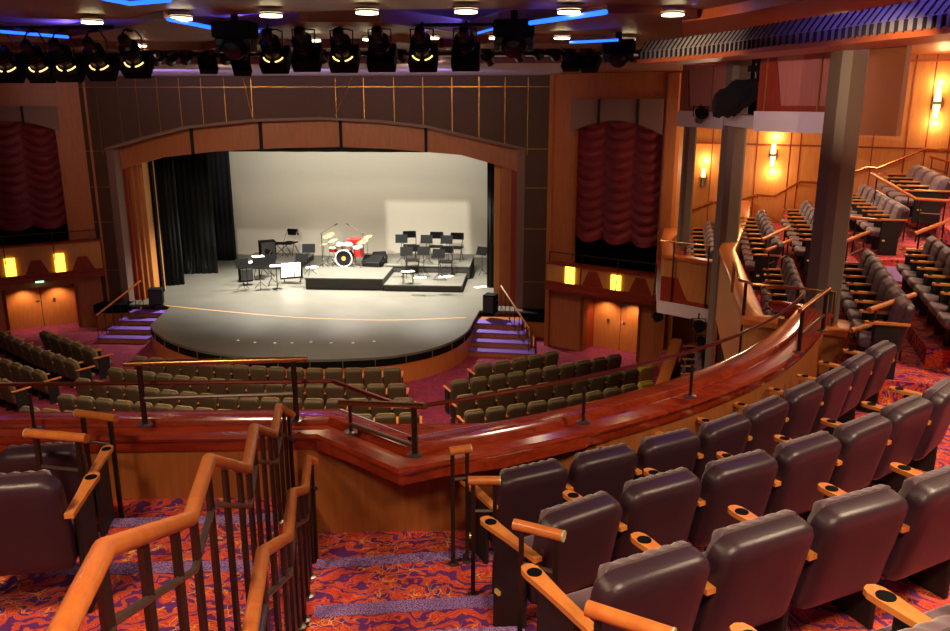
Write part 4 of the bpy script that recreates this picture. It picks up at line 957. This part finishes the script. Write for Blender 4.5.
# ground level side box
slab([(3.4, 19.0), (4.6, 19.0), (6.0, 26.8), (4.4, 27.2)], .6, 'floor_ground_box', 71, depth=.6)
g0 = atz(650, 398, 1.4); g1 = atz(672, 338, 1.4)
tG, pG = cap_run([(g0.x, g0.y), (g1.x, g1.y)][::-1], 1.4, 0, 'orange wooden partition beside the right stalls seats', wdt=.16)
# columns
def column(x, y, w_, z0, z1, label, strip=False, rz=0):
    t = thing('column', label, 'column', (x, y, z0)); c = w_*.22; h = w_/2
    poly = [(-h+c, -h), (h-c, -h), (h, -h+c), (h, h-c), (h-c, h), (-h+c, h), (-h, h-c), (-h, -h+c)]; R = Matrix.Rotation(rz, 3, 'Z')
    pp = [R @ Vector((a, b, 0))+Vector((x, y, 0)) for a, b in poly]
    MB().prism([(p.x, p.y) for p in pp], z0, z1).build('shaft', 'column_paint', t)
    if strip: q0 = R @ Vector((-h, -h, 0))+Vector((x, y, 0)); MB().cyl((q0.x+.05, q0.y+.05, z0), (q0.x+.05, q0.y+.05, z0+5.4), .05, 8).build('lit_chamfer', 'brass', t)  # brass cylinder stands in for the light along the column's chamfer
    p = R @ Vector((0, -h, 0))
    return t
column(4.12, 11.6, .41, 4.75, 9.3, 'tall grey-brown column rising behind the end of the curved parapet', rz=.35)
c2 = aty(729, 200, 18.6); column(c2.x, 18.6, .46, 0, 9.7, 'slim grey column between the two upper boxes, farther away', strip=True, rz=.3)
c3 = aty(686, 200, 22.3); column(c3.x, 22.3, .3, 4.7, 9.5, 'thin grey column at the left end of the side balcony', rz=.2)
# upper boxes
def ubox(A, B, zl, zt, label, depth=1.1, beige=None, red=True, nback=None):
    A = Vector((A[0], A[1], 0)); B = Vector((B[0], B[1], 0)); U = (B-A).normalized(); nn = Vector((U.y, -U.x, 0)); L = (B-A).length
    t = thing('upper_box', label, 'balcony', (A.x, A.y, zl)); Z = lambda s, z, d=0: A+U*s+nn*d+Vector((0, 0, z))
    MB().slab([Z(0, zl, .06), Z(L if not beige else beige, zl, .06), Z(L if not beige else beige, zl+.36, .06), Z(0, zl+.36, .06)], -nn*.5).build('ledge', 'ledge_paint', t)
    lo_ = L if not beige else beige
    MB().slab([Z(.02, zl+.36, 0), Z(lo_, zl+.36, 0), Z(lo_, zt, 0), Z(.02, zt, 0)], -nn*.12).slab([Z(.02, zl+.1, -.12), Z(.14, zl+.1, -.12), Z(.14, zt, -.12), Z(.02, zt, -.12)], -nn*(depth-.12)).slab([Z(lo_-.12, zl+.1, -.12), Z(lo_, zl+.1, -.12), Z(lo_, zt, -.12), Z(lo_-.12, zt, -.12)], -nn*(depth-.12)).build('front_panel', 'purple_wood', t)
    MB().slab([Z(.02, zl+.04, -.1), Z(lo_, zl+.04, -.1), Z(lo_, zl+.2, -.1), Z(.02, zl+.2, -.1)], -nn*(depth-.1)).build('box_floor', 'red_wood', t)
    h = zt-zl-.36
    MB().slab([Z(.02, zl+.36, .01), Z(lo_, zl+.36, .01), Z(lo_, zl+.46, .01), Z(.52, zl+.46, .01), Z(.36, zl+.36+h*.72, .01), Z(.02, zl+.36+h*.72, .01)], nn*.015).build('inlay', 'red_wood', t)
    for sm in (.17, lo_*.72): MB().slab([Z(sm, zl+.36, .02), Z(sm+.03, zl+.36, .02), Z(sm+.03, zt, .02), Z(sm, zt, .02)], nn*.015).build('seam', 'gold', t)
    if beige: MB().slab([Z(beige+.0, zl, .04), Z(L, zl, .04), Z(L, zt+.15, .04), Z(beige, zt+.15, .04)], -nn*.14).build('end_panel', 'beige_panel', t)
    return t
ubox((4.11, 15.99), (5.79, 13.83), 7.95, 9.62, 'near upper wooden box with red inlay and white ledge above the near column', beige=1.75)
fa = atz(679, 126, 7.9); fb = atz(723, 129, 7.9); ubox((fa.x, fa.y), (fb.x, fb.y), 7.9, 9.55, 'far upper wooden box with red inlay and white ledge, left of the near one')
# link ledge between the boxes, dark opening and black covered lamp on it
struct(MB().prism([(fb.x, fb.y), (4.11, 15.99), (4.6, 16.5), (4.5, 18.4)], 7.98, 8.22), 'trim_80', 'ledge_paint')
struct(MB().prism([(4.5, 18.2), (5.3, 17.2), (5.4, 17.3), (4.6, 18.3)], 8.2, 9.7), 'wall_box_gap', 'black')
bc = aty(740, 92, 16.9)
bl = thing('covered_lamp', 'black cloth covered lamp lying on the ledge between the upper boxes', 'lamp', (bc.x, bc.y, 8.22))
rings = []
for k in range(11):
    u = k/10; c = Vector((bc.x-.5+1.0*u, bc.y-.1+.1*u, 8.4+.36*u)); r_ = .12+.2*math.sin(PI*min(1, u*1.1+.08))**.7
    rings.append([c+Vector((0, math.cos(a)*r_*(1+.18*math.sin(3*a+k)), math.sin(a)*r_*(1+.15*math.cos(4*a+k*1.7)))) for a in [2*PI*j/14 for j in range(14)]])
MB().loft(rings).build('cloth_cover', 'black_cloth', bl, 60); MB().cyl((bc.x+.3, bc.y+.1, 8.7), (bc.x+.3, bc.y+.1, 9.5), .03, 8).box((bc.x+.3, bc.y+.1, 9.1), (.3, .12, .12)).build('mount', 'black_metal', bl)
# small black lamps fixed under the lower boxes
def small_lamp(px, py, Y, label, s=1.0, arm=(0, .3)):
    p = aty(px, py, Y); t = thing('stage_lamp', label, 'lamp', p); R = Matrix.Rotation(math.radians(60), 3, 'X')
    MB().lathe(p, [(.06*s, -.2*s), (.11*s, -.15*s), (.13*s, .1*s), (.17*s, .2*s), (.15*s, .2*s)], 14, R).build('lamp_body', 'black_metal', t, 40)
    MB().tube([p+Vector((-.16*s, 0, 0)), p+Vector((-.18*s, 0, .25*s)), p+Vector((.18*s, 0, .25*s)), p+Vector((.16*s, 0, 0))], .014, 6).cyl(p+Vector((0, 0, .25*s)), p+Vector((arm[0], 0, arm[1]*s)), .02, 6).build('yoke', 'black_metal', t)
small_lamp(657, 318, 25.0, 'small round black lamp beside the right double door', 1.0)
small_lamp(698, 328, 19.9, 'black lamp hanging under the lower side box', .95, (0, .4))
small_lamp(700, 342, 19.9, 'black lamp on a bracket lower under the side box', .7)
small_lamp(700, 117, 19.2, 'black lamp under the far upper box', .9)

# ================================================================ AISLE RAILS IN THE FOREGROUND
def zig(pts, label, n_bal, foot):
    P_ = [atz(x, y, H-d) for x, y, d in pts]; t = thing('stair_handrail', label, 'handrail', (P_[2].x, P_[2].y, foot(P_[2])))
    MB().tube(P_, .034, 14).build('handrail', 'rail_wood', t, 50)
    low = [p-Vector((0, 0, .24)) for p in P_]; MB().tube(low[0:], .017, 8).build('lower_bar', 'steel', t, 40)
    for a, b in zip(P_, P_[1:]):
        L = (b-a).length
        if L < .25: us = (.5,)
        elif abs(a.z-b.z) < .01: us = (.12, .88)
        else: us = (.35, .75)
        for u in us:
            p = a.lerp(b, u); f_ = foot(p)
            MB().box((p.x, p.y, (p.z-.03+f_)/2), (.022, .045, p.z-.03-f_)).build('baluster', 'dark_steel', t)
            MB().lathe((p.x, p.y, f_), [(.045, 0), (.045, .01), (.02, .015)], 10).build('base_flange', 'steel', t)
def foot_L(p): return 5.1 if p.y > 5.85 else 5.275 if p.y > 4.87 else 5.45 if p.y > 3.55 else 5.625 if p.y > 3.06 else 5.8 if p.y > 1.72 else 6.2
def foot_R(p): return 4.75 if p.y > 5.75 else 4.925 if p.y > 4.87 else 5.1 if p.y > 4.3 else 5.275 if p.y > 3.8 else 5.45 if p.y > 3.2 else 5.625 if p.y > 2.5 else 5.8
zig([(-8, 760, 1.25), (62, 631, 1.25), (104, 549, 1.25), (190, 519, 1.7), (209, 460, 1.7), (247, 469, 2.1), (254, 428, 2.1), (274, 434, 2.45), (279, 407, 2.45), (292, 415, 2.6)], 'large orange zigzag stair handrail in the left foreground', 0, foot_L)
zig([(238, 720, 2.1), (250, 631, 2.1), (263, 552, 2.1), (288, 537, 2.45), (292, 493, 2.45), (305, 490, 2.8), (308, 459, 2.8), (315, 462, 2.85)], 'smaller orange zigzag stair handrail right of the large one', 0, foot_R)
def end_rail(a, b, z, foota, footb, zf0, zf1, label, disc='a'):
    A = atz(a[0], a[1], z); B = atz(b[0], b[1], z); t = thing('aisle_rail', label, 'handrail', ((A.x+B.x)/2, (A.y+B.y)/2, min(zf0, zf1)))
    MB().cyl(A, B, .033, 16).build('handrail', 'rail_wood', t, 50)
    d = (A-B).normalized() if disc == 'a' else (B-A).normalized(); E_ = A if disc == 'a' else B
    MB().cyl(E_, E_+d*.008, .034, 16).build('end_disc', 'disc', t)
    for u, zf in ((.14, zf0), (.84, zf1)):
        p = A.lerp(B, u); MB().box((p.x, p.y, (z-.02+zf)/2), (.03, .03, z-.02-zf)).build('post', 'dark_steel', t); MB().lathe((p.x, p.y, zf), [(.045, 0), (.045, .01), (.02, .015)], 10).build('base_flange', 'steel', t)
    p0, p1 = A.lerp(B, .14), A.lerp(B, .84); MB().cyl(p0-Vector((0, 0, .24)), p1-Vector((0, 0, .24)), .013, 8).build('crossbar', 'steel', t)
end_rail((77, 413), (116, 418.5), 6.02, 0, 0, 5.1, 5.1, 'short orange aisle rail at the left, the farther of two beside the left seats')
end_rail((27, 433), (87, 438.5), 6.3, 0, 0, 5.275, 5.275, 'short orange aisle rail at the left, the nearer of two beside the left seats')
end_rail((470, 448.5), (449, 451.5), 5.9, 0, 0, 4.925, 4.925, 'short orange aisle rail farthest down the right side of the centre stairs')
end_rail((499.5, 480.5), (468, 480.5), 5.86, 0, 0, 4.925, 4.925, 'short orange aisle rail, second down the right side of the centre stairs')
end_rail((563, 536), (514, 524), 6.15, 0, 0, 5.275, 5.275, 'short orange aisle rail with a big pale end disc, beside the third row')
end_rail((587, 608), (672, 636), 6.55, 0, 0, 5.8, 5.8, 'orange aisle rail end at the bottom edge beside the nearest row', disc='x')
# brass tags on the row end panels
for i, (x, y, z, w_) in enumerate(((78, 543, 5.72, 'beside the nearer left seat'), (113, 501, 5.35, 'beside the farther left seat'), (506, 572, 5.36, 'beside the second row'))):
    pass

# ================================================================ CEILING
struct(MB().prism([(-26, -6), (17, -6), (17, 34), (-26, 34)], 10.6, 10.8), 'ceiling', 'ceiling_dark')
def soffit(px_far, px_near, z, th, name, m='beam_wood', lip=None, n=None):
    far = [atz(x, y, z) for x, y in px_far]; near = [atz(x, y, z) for x, y in px_near]
    x0 = max(px_far[0][0], px_near[0][0]); x1 = min(px_far[-1][0], px_near[-1][0]); N_ = 90; mb = MB()
    def yi(P, x):
        for a, b in zip(P, P[1:]):
            if a[0] <= x <= b[0]: return a[1]+(b[1]-a[1])*(x-a[0])/(b[0]-a[0])
    xs_ = [x0+(x1-x0)*k/(N_-1) for k in range(N_)]
    A = [(atz(x, yi(px_far, x), z), 0) for x in xs_]; B = [(atz(x, yi(px_near, x), z), 0) for x in xs_]
    for i in range(N_-1):
        a, b, c, d = A[i][0], A[i+1][0], B[i+1][0], B[i][0]; mb.prism([(a.x, a.y), (b.x, b.y), (c.x, c.y), (d.x, d.y)], z, z+th)
    struct(mb, name, m)
    if lip:
        path = [p for p, _ in A]; struct(sweep(path, [(-.22, z-.05), (-.22, z+.02), (.0, z+.02), (.0, z-.05)]), lip, 'beam_lip')
soffit([(-80, 14), (84, 20), (180, 17), (261, 13), (360, 10), (460, 9), (560, 9), (604, 9), (664, 12), (714, 17), (761, 24), (832, 31)],
       [(-81, -90), (100, -90), (300, -90), (500, -90), (700, -90), (760, -60), (800, -20), (832, 29)], 9.9, .25, 'ceiling_beam_1', lip='trim_90')
soffit([(-80, 46), (84, 47), (200, 43), (300, 39), (400, 38), (500, 37), (600, 38), (640, 40), (690, 47), (724, 52)],
       [(-80, 31), (62, 38), (110, 30), (168, 18), (222, 32), (262, 28), (300, 22), (380, 22), (470, 34), (500, 26), (530, 24), (606, 13), (660, 14), (700, 17), (726, 49)], 9.78, .25, 'ceiling_beam_2', lip='trim_91')
soffit([(-80, 66), (84, 64), (200, 61), (330, 58), (460, 55), (560, 52), (620, 52), (680, 59)],
       [(-80, 50), (60, 50), (80, 46), (120, 50), (200, 50), (250, 44), (300, 48), (370, 48), (400, 42), (440, 48), (500, 42), (560, 44), (620, 43), (690, 57)], 9.62, .2, 'ceiling_beam_3', lip='trim_92')
struct(MB().prism([(-17.0, 20.2), (.9, 20.2), (.75, YP+.1), (-16.7, YP+.1)], 9.35, 9.5), 'ceiling_soffit', 'lavender_soffit')
struct(MB().prism([(.9, 20.2), (4, 20.2), (4.6, 28), (.75, YP)], 9.36, 9.5), 'ceiling_soffit_right', 'beam_wood'); struct(MB().prism([(-24, 20.2), (-17.0, 20.2), (-16.7, YP), (-24, YP+2)], 9.36, 9.5), 'ceiling_soffit_left', 'beam_wood')
# lilac lined coves above the beams, with blue light strips
struct(MB().prism([(-20, 10), (3.8, 10), (3.8, 24), (-20, 24)], 10.45, 10.55), 'ceiling_cove', 'lavender_soffit')
def led(a, b, z, label, m='blue_glow', r=.05):
    A = atz(a[0], a[1], z); B = atz(b[0], b[1], z); tag(MB().tube([A, B], r*.4, 8).build('light_strip', m, loc=A), label, 'light strip', 'blue light strips in the ceiling coves')
led((0, 31.5), (68, 37), 9.73, 'thin blue light strip in the ceiling cove at the far left', r=.07)
led((168, 19), (228, 31), 9.73, 'bright blue diagonal light strip left of the black moving light', r=.08)
led((246, 29), (262, 32), 9.73, 'short blue light strip right of the black moving light', r=.06)
led((478, 33), (500, 27), 9.73, 'short blue light strip left of the second moving light', r=.05)
led((530, 23), (606, 12), 9.73, 'long bright blue diagonal light strip right of the second moving light', r=.09)
led((570, 42.5), (618, 40), 9.58, 'thin blue light strip near the right end of the ceiling coves', r=.06)
led((102, -2), (130, 3.5), 9.73, 'blue light strip cut by the top edge at the left', r=.07); led((130, 3.5), (170, 0), 9.73, 'blue light strip at the top edge, right of the first', r=.07)
led((56, 49), (84, 50), 9.8, 'short blue light strip behind the left spotlights', r=.05)
for x, y, z, p in ((-14, 18.5, 10.2, 60), (-9.5, 18, 10.2, 60), (-5.5, 19.5, 10.2, 50), (-1, 17.5, 10.2, 60), (1.8, 18.5, 10.2, 40), (-12, 21.5, 10.1, 30), (-7.5, 21.5, 10.1, 30), (-4, 21.5, 10.1, 30), (-6.3, 13.5, 10.3, 40), (2.4, 13.5, 9.95, 4)):
    light('POINT', 'cove_light', (x, y, z), p*1.2, (.18, .12, 1), shadow_soft_size=.08)
for x in (-14, -10.5, -6.5, -3): light('SPOT', 'soffit_fill', (x, 23.5, 7.9), 210, (.5, .34, 1), (x, 24.7, 9.4), spot_size=2.0, spot_blend=.9, shadow_soft_size=.1)  # added upward fill in open air, gives the soffit its violet wash
# ceiling cans
def can(px, py, z, r, label):
    p = atz(px, py, z); t = thing('ceiling_can', label, 'ceiling light', p, 'ceiling cans along the beams')
    MB().lathe(p, [(r*1.15, 0), (r*1.15, .03), (r, .03), (r, -.0)], 16).build('rim', 'steel', t); MB().lathe(p, [(r, -.03), (r, -.055), (0, -.06)], 16).build('lens', 'can_glow', t)
for i, (x, y) in enumerate(((92, 20), (181, 16), (271, 13), (367, 10), (466, 9), (569, 9.5), (673, 12))): can(x, y, 9.82, .17, 'bright ceiling can, %s from the left along the nearest beam' % ORD[i])
for i, (x, y) in enumerate(((31, 47), (139, 44), (313, 38.5), (370, 37.5), (431, 36), (497, 36), (562, 36), (628, 38.5))): can(x, y, 9.7, .15, 'small bright ceiling can, %s from the left along the second beam' % ORD[i])
# ceiling cove strip of square cells over the side boxes
k0 = [(640, 60), (690, 56), (730, 52), (770, 47), (830, 41), (880, 35), (950, 27), (1010, 17)]
kp = [atz(x, y, 9.18) for x, y in k0]; kpath = [p for p, _ in resample([(v.x, v.y) for v in kp], 60)]
ks = thing('ceiling_grille', 'curved strip of square grey cells washed blue along the ceiling edge above the boxes', 'ceiling trim', (kp[3].x, kp[3].y, 9.18))
sweep(kpath, [(0, 9.18), (0, 9.31), (.12, 9.48), (.3, 9.52), (.3, 9.18)]).build('face', 'cell_grey', ks, 30)
mb = MB()
for i in range(0, 59):
    for f_ in (0,):
        a = kpath[i].lerp(kpath[i+1], f_); d = (kpath[i+1]-kpath[i]).normalized(); n_ = Vector((-d.y, d.x, 0)); R = Matrix((d, n_, Vector((0, 0, 1)))).transposed()
        mb.box(a-n_*.01+Vector((0, 0, 9.24)), (.02, .05, .13), R); mb.slab([a-d*.01-n_*.02+Vector((0, 0, 9.31)), a+d*.01-n_*.02+Vector((0, 0, 9.31)), a+d*.01+n_*.11+Vector((0, 0, 9.48)), a-d*.01+n_*.11+Vector((0, 0, 9.48))], Vector((0, 0, .02)))
mb.build('cell_divider', 'ceiling_dark', ks)['kind'] = 'stuff'
sweep(kpath, [(-.03, 9.12), (-.03, 9.19), (.8, 9.19), (.8, 9.12)]).build('underside', 'beam_lip', ks, 30)
for px in (800, 860, 930): p = atz(px, 52-(px-770)*.13, 9.18); light('POINT', 'cove_light', (p.x-.5, p.y-.3, 9.95), 18, (.18, .12, 1), shadow_soft_size=.05)
kk = [(p.x, p.y) for p in kpath]
struct(MB().prism([(kk[-1][0], kk[-1][1])]+[(kk[i][0]+.3, kk[i][1]+.1) for i in range(59, -1, -6)]+[(5, 28.5), (16.5, 22), (16.5, 4)], 9.75, 9.9), 'ceiling_side', 'beam_lip')

# ================================================================ STAGE LIGHTING RIG
def pipe(y, x0, x1, z, label): t = tag(MB().cyl((x0, y, z), (x1, y, z), .035, 8).build('lighting_bar', 'black_metal', loc=((x0+x1)/2, y, z)), label, 'lighting bar')
pipe(15.6, -10.5, 1.0, 9.82, 'long black lighting bar carrying the big square-framed spotlights'); pipe(19.5, -12.5, 2.0, 9.52, 'black lighting bar farther back carrying the small spotlights')
def spotlight(px, py, Y, k, zbar, label, group, lit=True, az=0, frame=True):
    c = aty(px, py, Y); t = thing('spotlight', label, 'spotlight', c, group)
    D_ = Vector((math.sin(az), .74, -.66)).normalized(); R = D_.to_track_quat('Z', 'Y').to_matrix()
    if (R @ Vector((0, 1, 0))).z < 0: R = R @ Matrix.Rotation(PI, 3, 'Z')
    bd_ = MB().lathe(c-D_*.42*k, [(.03*k, -.02*k), (.09*k, .0), (.11*k, .06*k), (.1*k, .16*k), (.15*k, .2*k), (.17*k, .42*k), (.15*k, .5*k), (.15*k, .62*k)], 16, R).build('lamp_body', 'black_metal', t, 40)
    for j in range(3): MB().lathe(c-D_*(.2-.07*j)*k, [(.175*k, 0), (.185*k, .01*k), (.175*k, .02*k)], 16, R).build('cooling_ring', 'black', bd_)
    if frame:
        fr = MB().rbox(c+D_*.27*k, (.52*k, .5*k, .26*k), .02*k, 1, R).build('colour_frame', 'black', t)
        if lit:
            for a0, a1 in ((205, 255), (285, 335)):
                pts = [c+D_*.13*k+R @ Vector((.2*k*math.cos(math.radians(a)), .2*k*math.sin(math.radians(a)), 0)) for a in range(a0, a1+1, 10)]
                MB().tube(pts, .014*k, 6).build('light_slit', 'arc_glow', fr)['label'] = 'glowing curved slit'
    side_ = R @ Vector((1, 0, 0)); top = Vector((c.x, c.y, zbar))
    MB().tube([c+side_*.2*k, c+side_*.21*k+Vector((0, 0, .3*k)), top-Vector((0, 0, .06))+side_*.1*k, top-Vector((0, 0, .06))-side_*.1*k, c-side_*.21*k+Vector((0, 0, .3*k)), c-side_*.2*k], .014, 6).box(top-Vector((0, 0, .03)), (.07, .09, .12)).build('yoke', 'black_metal', t)
    MB().tube([c-D_*.4*k, c-D_*.45*k+Vector((.05, 0, .1)), top+Vector((.08, 0, 0))], .01, 5).build('cable', 'black', t)
bigs = [(4, 62, .5), (36, 62, .35), (64, 61, .1), (97, 60, 0), (132, 57, 0), (272, 52, 0), (304, 50, 0), (342, 51, 0), (380, 50, 0), (422, 50, 0), (465, 49, 0)]
for i, (x, y, az) in enumerate(bigs):
    spotlight(x, y-3, 15.6, 1.0, 9.82, 'large black square-framed spotlight, %s from the left on the front bar' % ORD[i], 'large spotlights on the front bar', lit=i in (0, 1, 2, 3, 4, 5, 7, 9), az=-az*.0)
for i, (x, y) in enumerate(((84, 42), (50, 44), (157, 58), (171, 58), (186, 57), (209, 59), (226, 57), (243, 61), (320, 56), (400, 55), (488, 58), (518, 54), (537, 52), (554, 53), (569, 56), (588, 57))):
    spotlight(x, y, 19.5, .78, 9.52, 'small black spotlight, %s from the left on the rear bar' % ORD[i], 'small spotlights on the rear bar', lit=False, az=-.5 if x < 260 else .4, frame=i in (5, 7, 14, 15))
def moving(px, py, Y, k, zt, label, mt=.14):
    c = aty(px, py, Y); t = thing('moving_light', label, 'stage light', c)
    MB().rbox((c.x, c.y, zt-.14*k), (.66*k, .46*k, .26*k), .04).cyl((c.x, c.y, zt-.1), (c.x, c.y, zt+mt), .06, 10).build('base', 'black', t)
    MB().rbox((c.x, c.y, zt-.33*k), (.62*k, .3*k, .14*k), .03).rbox((c.x-.27*k, c.y, (zt-.33*k+c.z)/2-.05), (.09*k, .26*k, zt-.3*k-c.z+.16), .03).rbox((c.x+.27*k, c.y, (zt-.33*k+c.z)/2-.05), (.09*k, .26*k, zt-.3*k-c.z+.16), .03).build('arm', 'black_metal', t)
    R = Matrix.Rotation(math.radians(120), 3, 'X')
    MB().lathe(c, [(.1*k, -.26*k), (.19*k, -.2*k), (.21*k, 0), (.2*k, .16*k), (.16*k, .24*k)], 20, R).build('lamp_head', 'black', t, 40)
    MB().lathe(c, [(.15*k, .235*k), (.15*k, .255*k), (.05*k, .27*k)], 16, R).build('lens', 'lens_glass', t)
moving(236, 44, 14.6, 1.05, 9.82, 'large black moving light hanging between the left and middle spotlights', .66)
moving(514, 42, 14.6, 1.05, 9.82, 'large black moving light hanging right of the middle spotlights')
moving(618, 55, 17.0, .95, 9.65, 'black moving light hanging near the right end of the ceiling beams')
